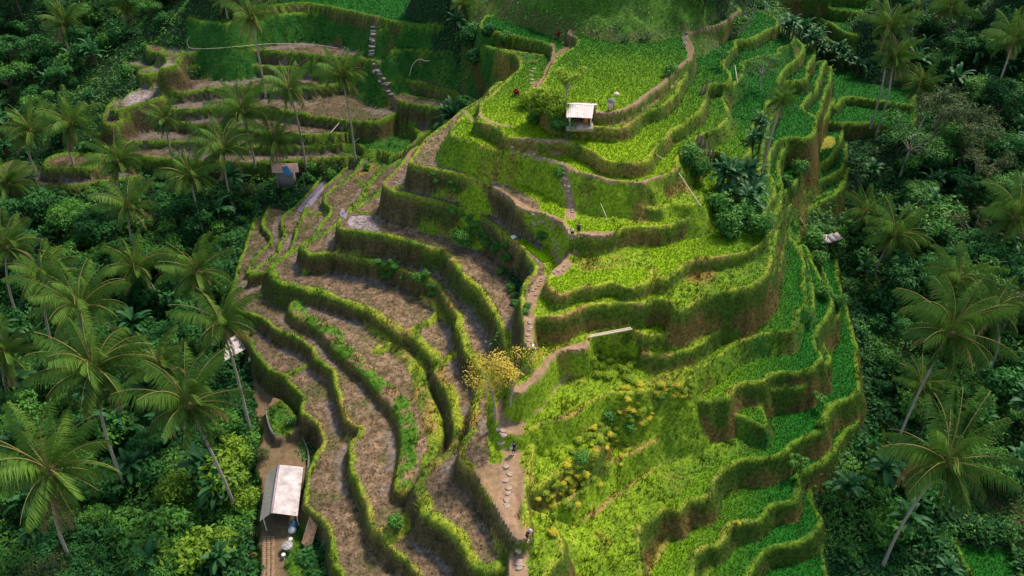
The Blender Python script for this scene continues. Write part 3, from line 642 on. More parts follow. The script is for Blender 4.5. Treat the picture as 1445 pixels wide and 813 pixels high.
tufts('rice_plants', rows(scatter(ricem, 24 * near), .27), .10, .28, .042, .12, 5, .92, (1.08, 1.05, 1.0), 'young rice plants filling the planted terraces', 'rice')
grassm = ((FLAT & ((KIND == K['grass']) | RIM)) | (BANK & (DIN > -.1)) | spg | (gentle)) & (KIND != K['path']) & (KIND != K['bare']) & (PD > .05)
tufts('grass', scatter(grassm, (6 + 4 * n3) * near), .08, .28, .05, .16, 3, .85, (1.2, 1.15, 1.1), 'short wild grass on the bunds and banks', 'grass', .8)
tall = grassm & (fbm(GX, GY, 1.7, 191, 3) > .56)
tufts('tall_weeds', scatter(tall, 2.6 * near), .25, .62, .06, .16, 5, .7, (1.15, 1.25, 1.0), 'taller weeds and grass clumps along the bunds', 'weeds', 1.0)
bankm = BANK & (HT > -9) & ~gentle
bk = scatter(bankm & (n2 > np.where(LEFT, .58, .42)), np.where(LEFT, 1.6, 4.2) * near)
tufts('bank_weeds', bk, .12, .38, .06, .15, 3, .8, (1.0, 1.3, .9), 'weeds hanging on the earth banks between terraces', 'weeds', 1.0)

# clods and cut straw on the ploughed fields
def clods():
    x, y, z = scatter(mudm & ~wetm, 9 * near); n = len(x); col = smp(C, x, y)
    r = .05 + .10 * RNG.random(n) ** 2; a = RNG.random(n) * 6.283; V = np.empty((n, 4, 3), np.float32)
    for k in range(3): V[:, k] = np.stack([x + np.cos(a + k * 2.1) * r * 1.2, y + np.sin(a + k * 2.1) * r, z - .03], -1)
    V[:, 3] = np.stack([x + (RNG.random(n) - .5) * r, y + (RNG.random(n) - .5) * r, z + r * (.7 + .9 * RNG.random(n))], -1)
    b = np.arange(n)[:, None] * 4; F = np.stack([b + np.array([0, 1, 3]), b + np.array([1, 2, 3]), b + np.array([2, 0, 3])], 1).reshape(-1, 3)
    cc = col * (.45 + .95 * RNG.random(n))[:, None]
    me = np_mesh('soil_clods', V.reshape(-1, 3), F, False, M['clod'], {'tint': ('FLOAT_COLOR', np.clip(np.repeat(cc, 4, 0), 0, .8))})
    print('clods', n); tag(link('soil_clods', me), 'clods of turned earth over the ploughed terraces', 'soil clods', kind='stuff')
    x, y, z = scatter(mudm & ~wetm & (n2 > .42), 3.2 * near); n = len(x); a = RNG.random(n) * 6.283; L = .08 + .10 * RNG.random(n)
    V = np.empty((n, 3, 3), np.float32); V[:, 0] = np.stack([x - np.cos(a) * L, y - np.sin(a) * L, z + .02], -1); V[:, 1] = np.stack([x + np.cos(a) * L, y + np.sin(a) * L, z + .05], -1); V[:, 2] = np.stack([x + .04, y, z + .14], -1)
    st = np.where((RNG.random(n) < .7)[:, None], np.array([[.48, .36, .20]]), np.array([[.10, .17, .03]])) * (.6 + .6 * RNG.random(n))[:, None]
    me = np_mesh('straw_stubble', V.reshape(-1, 3), np.arange(n * 3).reshape(-1, 3), False, M['clod'], {'tint': ('FLOAT_COLOR', np.repeat(st, 3, 0))})
    tag(link('straw_stubble', me), 'cut straw stubble scattered over the ploughed terraces', 'stubble', kind='stuff')
M['clod'] = mat_ground('loose_earth', .8, 1.2, 5, .2)
clods()

# ------------------------------------------------------------------ plant makers (each returns mesh data, base at the origin)
def tube(path, rad, sides=7):
    P = np.array(path, float); n = len(P); V = []; F = []
    for i in range(n):
        t = P[min(i + 1, n - 1)] - P[max(i - 1, 0)]; t = t / (np.linalg.norm(t) + 1e-9)
        u = np.cross(t, (0.3, 1, 0.1)); u /= np.linalg.norm(u) + 1e-9; v = np.cross(t, u)
        r = rad[i] if hasattr(rad, '__len__') else rad
        for k in range(sides):
            a = 6.28318 * k / sides; V.append(P[i] + (u * math.cos(a) + v * math.sin(a)) * r)
    for i in range(n - 1):
        for k in range(sides):
            a = i * sides + k; b = i * sides + (k + 1) % sides; F.append((a, b, b + sides, a + sides))
    return np.array(V), np.array(F)
def merge(parts):
    V = []; F = []; S = []; o = 0
    for p in parts:
        v, f = p[0], p[1]; s = p[2] if len(p) > 2 else .5
        V.append(v); F.append(np.asarray(f) + o); S.append(np.ones(len(v)) * s if np.isscalar(s) else np.asarray(s)); o += len(v)
    return np.concatenate(V), np.concatenate(F), np.concatenate(S)
def shade_mesh(name, vfs, mat, smooth=False):
    v, f, s = vfs
    return np_mesh(name, v, f, smooth, mat, {'shade': ('FLOAT', s)})

M['palm'] = mat_leaf('palm_leaflets', (.006, .038, .010), (.12, .23, .030), .25, .5, .14, .2)
M['palm_dry'] = mat_leaf('dry_palm_leaf', (.16, .10, .04), (.38, .25, .10), .15, .8)
M['stalk'] = mat_leaf('frond_stalk', (.20, .17, .05), (.42, .33, .12), 0, .5, .1)
M['trunk'] = None
def mat_trunk(name, a, b_):
    m, nt, b = new_mat(name)
    tc = node(nt, 'ShaderNodeTexCoord'); wv = node(nt, 'ShaderNodeTexWave', wave_type='BANDS', bands_direction='Z'); wv.inputs['Scale'].default_value = 2.6; wv.inputs['Distortion'].default_value = 1.6; wv.inputs['Detail'].default_value = 2
    nt.links.new(tc.outputs['Object'], wv.inputs['Vector'])
    n = noise(nt, 3, 4)
    ad = node(nt, 'ShaderNodeMath', operation='MULTIPLY'); nt.links.new(wv.outputs[1], ad.inputs[0]); nt.links.new(n.outputs[0], ad.inputs[1])
    r = node(nt, 'ShaderNodeMix', data_type='RGBA'); r.inputs[6].default_value = (*a, 1); r.inputs[7].default_value = (*b_, 1)
    nt.links.new(maprange(nt, ad.outputs[0], .05, .5, 0, 1), r.inputs[0]); nt.links.new(r.outputs[2], b.inputs['Base Color']); b.inputs['Roughness'].default_value = .9
    return m
M['trunk'] = mat_trunk('palm_trunk_bark', (.20, .155, .12), (.56, .47, .39))
M['bark'] = mat_plain('pale_bark', (.24, .19, .15), (.48, .42, .36), 5, .9, .1, .4)
M['darkbark'] = mat_plain('dark_bark', (.05, .04, .025), (.12, .09, .06), 5, .9, .1, .4)
M['coconut'] = mat_plain('coconut_husk', (.25, .13, .03), (.14, .16, .03), 8, .6)

def frond(L, az, el, droop, rnd, nl=50, dry=False):
    pts = []; p = np.zeros(3); n = 12; ang = el
    d0 = np.array([math.cos(az), math.sin(az), 0]); side = np.array([-math.sin(az), math.cos(az), 0])
    sway = (rnd.random() - .5) * .5
    for i in range(n + 1):
        pts.append(p.copy())
        ang = el - droop * (i / n) ** 1.5
        p = p + (d0 * math.cos(ang) + np.array([0, 0, 1]) * math.sin(ang) + side * sway * (i / n)) * L / n
    pts = np.array(pts)
    rv, rf = tube(pts, [max(.075 * (1 - i / n), .02) for i in range(n + 1)], 3)
    V = []; S = []; q = []
    base_s = rnd.random() * .25
    for k in range(nl):
        t = .10 + .90 * (k + rnd.random() * .4) / nl; t = min(t, .995)
        f = t * n; i = min(int(f), n - 1); c = pts[i] + (pts[i + 1] - pts[i]) * (f - i)
        tg = pts[i + 1] - pts[i]; tg /= np.linalg.norm(tg)
        up = np.cross(tg, side); up = up if up[2] > 0 else -up
        ll = L * .21 * (math.sin(math.pi * min(1, .18 + t * .80)) ** .6) * (.8 + .4 * rnd.random()) + .12
        for s in (-1, 1):
            fold = -.25 - .75 * rnd.random() - .45 * max(0, t - .4)
            d = side * s * .80 + tg * (.55 + .4 * t) + up * (-fold * -1) * .55
            d[2] -= .15 + .25 * rnd.random(); d /= np.linalg.norm(d)
            w = np.cross(d, up); w /= np.linalg.norm(w) + 1e-9; w = tg * .8 + w * .2
            ww = .058 * (.8 + .5 * rnd.random())
            a = c; m = c + d * ll * .45; e = c + d * ll; e = e - np.array([0, 0, ll * .45])
            V += [a - w * ww * .5, m - w * ww, e, m + w * ww]
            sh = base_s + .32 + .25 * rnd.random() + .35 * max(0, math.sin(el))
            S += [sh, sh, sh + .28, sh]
    V = np.array(V); F = np.arange(len(V)).reshape(-1, 4)
    return (V, F, np.array(S)), (rv, rf, .5)
def palm_crown(seed, L=5.2, nf=24):
    rnd = random.Random(seed); green = []; dry = []; stalk = []; lift = rnd.uniform(-12, 8)
    for k in range(nf):
        az = k * 2.39996 + rnd.random() * .5; t = k / nf
        el = R(80 + lift * t) - R(98) * t ** 1.1 + R(rnd.uniform(-12, 12)); droop = R(rnd.uniform(65, 120)) * (.6 + .5 * t)
        f = frond(L * rnd.uniform(.85, 1.05) * (.75 + .3 * math.sin(math.pi * min(1, t + .25))), az, el, droop, rnd)
        green.append(f[0]); stalk.append(f[1])
    for k in range(rnd.choice((2, 3))):
        dry.append(frond(L * .75, rnd.random() * 6.3, R(-35), R(45), rnd, 26)[0])
    return merge(green), merge(dry), merge(stalk)
def coco_mesh(seed):
    rnd = random.Random(seed); parts = []
    for k in range(9):
        a = rnd.random() * 6.3; c = np.array([math.cos(a) * .32, math.sin(a) * .32, -.18 - rnd.random() * .3])
        th = np.linspace(0, math.pi, 5); V = []
        for t_ in th:
            for j in range(6): V.append(c + np.array([math.sin(t_) * math.cos(j * 1.047) * .13, math.sin(t_) * math.sin(j * 1.047) * .13, math.cos(t_) * .17]))
        F = [(i * 6 + j, i * 6 + (j + 1) % 6, (i + 1) * 6 + (j + 1) % 6, (i + 1) * 6 + j) for i in range(4) for j in range(6)]
        parts.append((np.array(V), np.array(F), .5))
    v, f, s = merge(parts); return np_mesh('coconuts', v, f, True, M['coconut'])
CROWNS = []
for s in range(7):
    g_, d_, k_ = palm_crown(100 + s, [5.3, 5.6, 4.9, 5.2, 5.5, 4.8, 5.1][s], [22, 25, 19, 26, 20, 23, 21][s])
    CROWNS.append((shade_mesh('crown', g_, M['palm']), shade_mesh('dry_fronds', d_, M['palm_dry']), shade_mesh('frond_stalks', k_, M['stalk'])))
COCO = [coco_mesh(1), coco_mesh(2)]
def palm(base, top, ci, sc, label, group='coconut palms', rot=None, coconuts=True, trunk_r=.17):
    root = bpy.data.objects.new('coconut_palm', None); COL.objects.link(root); root.location = base
    tag(root, label, 'palm', group)
    v = Vector(top) - Vector(base); n = 9; pts = []; rr = []
    bend = random.uniform(-.5, .5)
    for i in range(n + 1):
        t = i / n; c = v * t; c.x -= v.x * .35 * math.sin(math.pi * t) * 1.0; c.y += bend * math.sin(math.pi * t)
        if i == 0: c.z -= .6
        pts.append(tuple(c)); rr.append(trunk_r * (1.5 if i == 0 else 1.0 - .35 * t))
    tv, tf = tube(pts, rr, 8)
    link('trunk', np_mesh('trunk', tv, tf, True, M['trunk']), root)
    a = random.random() * 6.3 if rot is None else rot
    for nm, me in (('crown', CROWNS[ci % 7][0]), ('dry_fronds', CROWNS[ci % 7][1]), ('frond_stalks', CROWNS[ci % 7][2])) + ((('coconuts', COCO[ci % 2]),) if coconuts else ()):
        o = link(nm, me, root); o.location = v; o.rotation_euler = (random.uniform(-.1, .1), random.uniform(-.1, .1), a); o.scale = (sc,) * 3
    return root
def palm_px(cx, cy, bx, by, ci, sc, label, zb=None, **kw):
    b = hit(bx, by) if zb is None else Vector((*at(bx, by, zb), zb))
    d = Vector(ray(cx, cy)); h = CAMZ + d.z * (b.y / d.y); x = d.x * (b.y / d.y)
    hh = h - b.z
    if hh < 2.5 or hh > 22: print('palm height', label, round(hh, 1), tuple(round(c, 1) for c in b))
    palm((b.x, b.y, b.z), (x, b.y, h), ci, sc, label, **kw)

def leaf_cloud(rnd, lobes, nleaf, size, up=.35, flat=1.0, lit=1.0):
    """leaf sized faces over the skins of several lobes; lobes: (centre, radius)"""
    tot = sum(r * r for _, r in lobes); V = []; S = []
    for c, r in lobes:
        n = int(nleaf * r * r / tot)
        u = rnd.normal(size=(n, 3)); u /= np.linalg.norm(u, axis=1)[:, None]
        u[:, 2] = np.abs(u[:, 2]) * np.where(rnd.random(n) < .75, 1, -1)
        bump = 1 + .22 * np.sin(u[:, 0] * 7 + c[0] * 3) * np.sin(u[:, 1] * 6 + 1) + .12 * rnd.normal(size=n)
        rr = r * bump * np.where(rnd.random(n) < .25, .7, 1)
        P = np.array(c) + u * rr[:, None] * np.array([1, 1, flat])
        nrm = u + np.array([0, 0, up]) + rnd.normal(size=(n, 3)) * .55; nrm /= np.linalg.norm(nrm, axis=1)[:, None]
        t1 = np.cross(nrm, rnd.normal(size=(n, 3))); t1 /= np.linalg.norm(t1, axis=1)[:, None]; t2 = np.cross(nrm, t1)
        sz = (size * (.6 + .8 * rnd.random(n)))[:, None]
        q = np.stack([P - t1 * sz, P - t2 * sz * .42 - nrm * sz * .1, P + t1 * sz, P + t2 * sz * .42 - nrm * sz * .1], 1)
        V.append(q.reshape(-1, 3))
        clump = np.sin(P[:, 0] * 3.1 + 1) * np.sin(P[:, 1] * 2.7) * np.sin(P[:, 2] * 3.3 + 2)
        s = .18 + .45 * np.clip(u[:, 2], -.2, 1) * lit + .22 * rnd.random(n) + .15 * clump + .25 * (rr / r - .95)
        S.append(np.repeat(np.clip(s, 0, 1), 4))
    V = np.concatenate(V); return V, np.arange(len(V)).reshape(-1, 4), np.concatenate(S)
LEAFM = dict(dark=mat_leaf('dark_jungle_leaf', (.009, .052, .016), (.065, .23, .048), .2, .6, .16, .14),
             mid=mat_leaf('green_leaf', (.016, .090, .018), (.14, .36, .045), .25, .55, .14),
             bright=mat_leaf('bright_leaf', (.04, .14, .012), (.27, .42, .03), .3, .55, .08),
             olive=mat_leaf('olive_leaf', (.03, .06, .018), (.14, .18, .05), .25, .6, .12),
             yellow=mat_leaf('yellow_leaf', (.30, .34, .02), (.85, .70, .06), .3, .6, .05),
             red=mat_leaf('red_leaf', (.10, .01, .01), (.42, .03, .03), .2, .5, .05),
             banana=mat_leaf('banana_leaf', (.008, .050, .020), (.060, .21, .06), .3, .5, .12, .25))
def shrub_mesh(seed, rad=1.3, nleaf=1100, size=.17, tall=1.0, sp=.65):
    rnd = np.random.default_rng(seed); L = []
    for k in range(7):
        a = rnd.random() * 6.28; d = rnd.random() ** .6 * rad * sp
        r = rad * (.38 + .3 * rnd.random()); L.append(((math.cos(a) * d, math.sin(a) * d, r * .7 + rnd.random() * rad * .7 * tall), r))
    return leaf_cloud(rnd, L, nleaf, size)
def tree_mesh(seed, h, rad, nleaf, size, flat=.75, trunk_r=.16, nb=8, splay=1.0):
    """trunk with limbs, and a crown of separate leafy masses at the limb ends"""
    rnd = np.random.default_rng(seed); tp = []; L = []
    fork = h * .45
    tp.append((*tube([(0, 0, -.4), (.05, .02, fork * .5), (.1, -.05, fork)], [trunk_r * 1.3, trunk_r, trunk_r * .8], 7), .5))
    for k in range(nb):
        a = k * 2.4 + rnd.random(); d = rad * (.35 + .6 * rnd.random()) * splay; z = h * (.68 + .30 * rnd.random()) - d * .18
        e = np.array([math.cos(a) * d, math.sin(a) * d, z])
        m = np.array([e[0] * .45, e[1] * .45, fork + (z - fork) * .62])
        tp.append((*tube([(.1, -.05, fork * .95), m, e], [trunk_r * .6, trunk_r * .38, .03], 5), .5))
        L.append((tuple(e), rad * (.30 + .2 * rnd.random())))
        e2 = e + rnd.normal(size=3) * rad * .28; tp.append((*tube([m, e2], [trunk_r * .3, .02], 4), .5)); L.append((tuple(e2), rad * .25))
    return leaf_cloud(rnd, L, nleaf, size, .5, flat), merge(tp)
def banana_mesh(seed):
    rnd = np.random.default_rng(seed); st = []; lv = []
    for s in range(3):
        ox, oy = rnd.normal(size=2) * .5; hh = 1.6 + rnd.random() * 1.5
        st.append((*tube([(ox, oy, -.3), (ox, oy, hh)], [.16, .09], 6), .5))
        for k in range(8):
            az = k * 2.39996 + rnd.random(); L = 1.5 + rnd.random() * .9; W = .24 + .1 * rnd.random(); el = R(80) - R(85) * (k / 8) ** .9
            p = np.array([ox, oy, hh - .1]); d0 = np.array([math.cos(az), math.sin(az), 0]); sd = np.array([-math.sin(az), math.cos(az), 0]); V = []; n = 7
            for i in range(n + 1):
                t = i / n; w = W * math.sin(math.pi * min(1, .06 + t * .9)) ** .6 * (1 if t > .12 else .25)
                a = el - R(75) * t ** 1.6; upv = -d0 * math.sin(a) + np.array([0, 0, 1]) * math.cos(a)
                V += [p - sd * w + upv * w * .35, p, p + sd * w + upv * w * .35]
                p = p + (d0 * math.cos(a) + np.array([0, 0, 1]) * math.sin(a)) * L / n
            F = [(i * 3 + j, i * 3 + j + 1, (i + 1) * 3 + j + 1, (i + 1) * 3 + j) for i in range(n) for j in range(2)]
            b0 = .25 + .4 * rnd.random(); S = [b0, b0 + .35, b0] * (n + 1)
            lv.append((np.array(V), np.array(F), np.array(S)))
    return merge(lv), merge(st)
SHR = {}
for key, sz, n_ in (('dark', .20, 1000), ('mid', .17, 1200), ('bright', .15, 1500), ('olive', .15, 900)):
    SHR[key] = [shade_mesh('shrub', shrub_mesh(200 + i + len(key) * 10, 1.35, n_, sz, 1.0), LEAFM[key]) for i in range(4)]
LEAFM['weed'] = mat_leaf('weed_leaf', (.09, .20, .012), (.38, .50, .03), .3, .6, .1)
SHR['weed'] = [shade_mesh('weed_clump', shrub_mesh(330 + i, 1.0, 700, .14, .6, .42), LEAFM['weed']) for i in range(4)]
LEAFM['amber'] = mat_leaf('amber_leaf', (.42, .36, .04), (.88, .66, .11), .35, .6, .05)
SHR['yellow'] = [shade_mesh('shrub', shrub_mesh(300 + i, 1.0, 900, .12, .6, .42), LEAFM['yellow']) for i in range(3)]
SHR['red'] = [shade_mesh('shrub', shrub_mesh(310 + i, .6, 260, .16), LEAFM['red']) for i in range(2)]
def to_tree(v, key, bark='darkbark'):
    l, t_ = v; tv, tf, _ = t_
    return shade_mesh('crown', l, LEAFM[key]), np_mesh('trunk', tv, tf, True, M[bark])
TREES = {'dark': [to_tree(tree_mesh(400 + i, 7, 3.0, 3000, .22), 'dark') for i in range(4)],
         'mid': [to_tree(tree_mesh(410 + i, 6.5, 2.8, 3000, .17), 'mid') for i in range(4)],
         'olive': [to_tree(tree_mesh(420 + i, 8, 3.4, 3200, .14, .5, splay=1.2), 'olive', 'bark') for i in range(2)],
         'feather': [to_tree(tree_mesh(430 + i, 8, 3.6, 3200, .14, .32, nb=10, splay=1.3), 'mid', 'bark') for i in range(2)],
         'small': [to_tree(tree_mesh(440 + i, 2.8, 1.1, 700, .12, .8, .06), 'mid') for i in range(3)],
         'smallb': [to_tree(tree_mesh(450 + i, 2.4, 1.0, 600, .12, .8, .05), 'weed', 'bark') for i in range(2)]}
BAN = []
for i in range(4):
    l, s = banana_mesh(500 + i); BAN.append((shade_mesh('leaves', l, LEAFM['banana'], True), np_mesh('stem', s[0], s[1], True, M['darkbark'])))
def put_shrub(p, key, sc, label, group=None, name='shrub', cat='shrub', sq=(1, 1)):
    o = link(name, random.choice(SHR[key])); o.location = p; o.scale = (sc * sq[0], sc * sq[0], sc * sq[1]); o.rotation_euler = (0, 0, random.random() * 6.3)
    return tag(o, label, cat, group)
def put_tree(p, key, sc, label, group=None, name='tree', cat='tree', rz=None, var=None):
    root = bpy.data.objects.new(name, None); COL.objects.link(root); root.location = p
    root.rotation_euler = (0, 0, random.random() * 6.3 if rz is None else rz); root.scale = (sc,) * 3
    tag(root, label, cat, group)
    cr, tr = random.choice(TREES[key]) if var is None else TREES[key][var]
    link('crown', cr, root); link('trunk', tr, root); return root
def put_banana(p, sc, label, group=None, var=None):
    root = bpy.data.objects.new('banana_plant', None); COL.objects.link(root); root.location = p
    root.rotation_euler = (0, 0, random.random() * 6.3); root.scale = (sc,) * 3
    tag(root, label, 'banana plant', group)
    lv, st = random.choice(BAN); link('leaves', lv, root); link('stem', st, root); return root
# ------------------------------------------------------------------ the palms one can tell apart
PALMS = [
 (70, 665, 118, 820, 0, 1.5, 'large coconut palm at the lower left corner with golden drooping fronds'),
 (265, 572, 334, 722, 1, 1.3, 'coconut palm with curved pale trunk standing left of the gabled shed'),
 (311, 455, 354, 612, 2, 1.15, 'coconut palm leaning over the small grey roofed shelter'),
 (132, 522, 180, 696, 3, 1.4, 'big coconut palm with pinkish hanging fronds in the left jungle, fourth row up'),
 (112, 436, 150, 590, 4, 1.3, 'coconut palm with yellow green upright fronds behind the big pinkish one'),
 (62, 395, 85, 520, 5, 1.15, 'coconut palm with broad crown near the left edge beside a bare slanting trunk'),
 (190, 378, 226, 436, 6, 1.1, 'dark coconut palm in the middle of the left jungle beside grey shrubs'),
 (278, 385, 300, 490, 0, 1.15, 'coconut palm with arching fronds just left of the terrace dikes'),
 (180, 290, 200, 380, 2, 1.0, 'dark coconut palm with downward fronds above the left jungle slope'),
 (268, 250, 289, 337, 3, .95, 'slender coconut palm whose grey trunk leans right below its crown'),
 (314, 213, 331, 301, 4, 1.0, 'dark coconut palm with long trunk left of the tarp covered hut'),
 (166, 228, 180, 330, 5, 1.1, 'coconut palm with upright crown left of the brown amphitheatre terraces'),
 (100, 175, 104, 232, 6, 1.05, 'dark coconut palm standing behind the far left ploughed field'),
 (389, 198, 398, 262, 0, .95, 'coconut palm standing over the hut with the blue tarp'),
 (342, 160, 360, 232, 1, 1.0, 'coconut palm in front of the brown amphitheatre terraces, second from their stairs'),
 (407, 125, 432, 238, 2, 1.0, 'tall coconut palm with thin white trunk rising behind the tarp hut'),
 (482, 108, 501, 223, 3, .95, 'coconut palm with bright curved trunk nearest the stone stairs'),
 (354, 26, 375, 136, 4, .95, 'tall coconut palm crossing the white irrigation line at the top of the amphitheatre'),
 (90, 32, 100, 75, 5, 1.0, 'dim coconut palm in the far upper left forest'),
 (43, 186, 50, 240, 6, 1.05, 'dark coconut palm at the left edge above the ploughed field'),
 (232, 168, 250, 240, 0, .7, 'thin coconut palm with small crown over the wet silver field'),
 (8, 500, 20, 570, 2, 1.0, 'coconut palm cut by the left edge with one brown dead frond'),
 (8, 350, 32, 466, 1, .9, 'coconut palm at the left edge with a bare slanting grey trunk'),
 (225, 515, 245, 620, 4, .85, 'low coconut palm crown behind the curved trunk palm'),
 (318, 4, 322, 26, 5, .6, 'small bright palm beside the tall palm at the top'),
 (176, 14, 178, 40, 6, .6, 'small yellow green palm in the far upper left forest'),
 (652, 8, 652, 24, 3, .5, 'small yellow palm on the green bank behind the plateau'),
 (10, 262, 12, 322, 3, 1.0, 'dark palm crown at the left edge below the ploughed field'),
 (1336, 652, 1246, 798, 0, 1.45, 'large coconut palm at lower right leaning on a long grey trunk'),
 (1340, 470, 1263, 631, 1, 1.3, 'coconut palm with strongly leaning trunk above the large lower right palm'),
 (1353, 394, 1345, 500, 2, 1.1, 'dark wide coconut palm directly above the leaning trunk palm'),
 (1262, 334, 1233, 394, 3, 1.0, 'coconut palm with heavy hanging fronds beside the small right valley fields'),
 (1253, 38, 1229, 176, 4, .9, 'taller of the twin palms above the dark valley rice field'),
 (1261, 82, 1236, 190, 5, .9, 'shorter of the twin palms above the dark valley rice field'),
 (1430, 58, 1388, 168, 6, 1.05, 'coconut palm with pale underside fronds at the upper right corner'),
 (1340, 12, 1335, 60, 0, .95, 'dim coconut palm at the top edge right of the twin palms'),
 (1432, 308, 1440, 380, 1, 1.05, 'coconut palm with orange dead frond at the right edge'),
 (1222, 300, 1216, 350, 2, .8, 'smaller palm crown tucked behind the heavy fronded one'),
 (1400, 440, 1398, 520, 3, .95, 'dark coconut palm between the leaning trunk palm and the right edge'),
 (1300, 545, 1300, 600, 4, .7, 'short dark palm under the leaning trunk at the right'),
 (1300, 120, 1296, 175, 5, .85, 'shaded palm behind the feathery tree on the right slope'),
]
for a in PALMS: palm_px(*a[:5], a[5] * (1.04 if a[5] < 1.1 else .9), a[6], coconuts=a[5] > .8)

# dracaena like dark topped tree on the right shoulder
def thin_tree(cx, cy, bx, by, label):
    b = hit(bx, by); d = Vector(ray(cx, cy)); h = CAMZ + d.z * (b.y / d.y); x = d.x * (b.y / d.y); v = Vector((x - b.x, 0, h - b.z))
    root = bpy.data.objects.new('fan_palm', None); COL.objects.link(root); root.location = b; tag(root, label, 'palm')
    tv, tf = tube([(0, 0, -.4), (v.x * .5, 0, v.z * .5), (v.x, 0, v.z)], [.14, .11, .1], 7)
    link('trunk', np_mesh('trunk', tv, tf, True, M['trunk']), root)
    rnd = random.Random(5); fr = [frond(2.0, k * 2.4, R(85) - R(120) * (k / 34), R(50), rnd, 16)[0] for k in range(34)]
    o = link('crown', shade_mesh('crown', merge(fr), M['palm']), root); o.location = v
thin_tree(1103, 140, 1075, 243, 'slender tree with a dark tufted crown on the right shoulder of the ridge')

# ------------------------------------------------------------------ jungle fill
JM = (OWN < 0)
def spread(mask, n, mind, zmax=99, edge=None, seed=3, ylim=190):
    r = random.Random(seed); j, i = np.nonzero(mask & visible(GX, GY, HT, 90) & (GY < ylim) & (GY > 20))
    wt = AREA[j, i]; wt = wt / wt.sum(); pick = np.random.default_rng(seed).choice(len(j), size=min(len(j), n * 14), replace=True, p=wt)
    out = []; cell = {}
    for q in pick:
        x, y = float(GX[j[q], i[q]]), float(GY[j[q], i[q]]); cx_, cy_ = int(x // mind), int(y // mind)
        if any((x - a) ** 2 + (y - b) ** 2 < mind * mind for dx in (-1, 0, 1) for dy in (-1, 0, 1) for a, b in cell.get((cx_ + dx, cy_ + dy), ())): continue
        cell.setdefault((cx_, cy_), []).append((x, y)); out.append((x, y, gz(x, y)))
        if len(out) >= n: break
    return out
# distance of each jungle cell from worked ground
from_field = np.full(GX.shape, 99.0)
wk = (OWN >= 0) & (np.abs(GX) < 140)
ys_, xs_ = np.nonzero(wk & ((np.roll(~wk, 1, 0)) | np.roll(~wk, -1, 0) | np.roll(~wk, 1, 1) | np.roll(~wk, -1, 1)))
bxy = np.stack([XS[xs_], YS[ys_]], -1)[::3]
from mathutils.kdtree import KDTree
kd = KDTree(len(bxy))
for q, (a, b) in enumerate(bxy): kd.insert((a, b, 0), q)
kd.balance()
def edge_d(x, y): return kd.find((x, y, 0))[2]
LJ = JM & (GX < -20) ; RJ = JM & (GX > 25); TJ = JM & (GY > 108) & (GX > -60) & (GX < 60)
PLATC = (GX > -6) & (GX < 30) & (GY > 112) & (GY < 150)      # grassy hill right behind the plateau stays open
def openz(x, y, z, tall):
    a, b = to_px(x, y, z)
    return (300 < a < 365 and 470 < b < 560) or (1085 < a < 1265 and b < 98) or (1150 < a < 1262 and 90 < b < 235) or (tall and 1150 < a < 1240 and 90 < b < 330) or (1340 < a < 1450 and 690 < b < 830) or (tall and 1330 < a and b > 780) or (tall and 480 < a < 700 and b < 45)
def where(x): return 'left' if x < 0 else 'right'
cnt = 0
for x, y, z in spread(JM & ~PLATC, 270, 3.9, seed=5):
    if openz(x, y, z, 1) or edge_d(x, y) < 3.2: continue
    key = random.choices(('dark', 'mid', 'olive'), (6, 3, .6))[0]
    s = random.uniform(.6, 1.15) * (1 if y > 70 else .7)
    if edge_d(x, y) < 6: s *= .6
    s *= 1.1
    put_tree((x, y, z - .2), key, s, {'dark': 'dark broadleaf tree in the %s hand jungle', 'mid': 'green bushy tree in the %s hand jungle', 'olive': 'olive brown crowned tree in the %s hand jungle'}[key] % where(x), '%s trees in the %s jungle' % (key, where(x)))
for x, y, z in spread(JM & ~PLATC, 150, 3.6, seed=6, ylim=135):
    if openz(x, y, z, 0) or edge_d(x, y) < 1.8: continue
    put_banana((x, y, z), random.uniform(.7, 1.4), 'broad leaved banana plant in the %s hand jungle' % where(x), 'banana plants in the %s jungle' % where(x))
for x, y, z in spread(JM & ~PLATC, 262, 3.0, seed=8, ylim=150):
    if openz(x, y, z, 0) or edge_d(x, y) < .9: continue
    key = random.choices(('dark', 'mid', 'bright', 'olive'), (5, 4, .5, .5))[0]
    s = random.uniform(.9, 1.9)
    if edge_d(x, y) < 3: s *= .5
    put_shrub((x, y, z - .1), key, s, {'dark': 'dark green shrub in the undergrowth %s of the terraces', 'mid': 'mid green shrub in the undergrowth %s of the terraces', 'bright': 'yellow green shrub in the undergrowth %s of the terraces', 'olive': 'brownish shrub in the undergrowth %s of the terraces'}[key] % where(x), '%s shrubs %s of the terraces' % (key, where(x)))
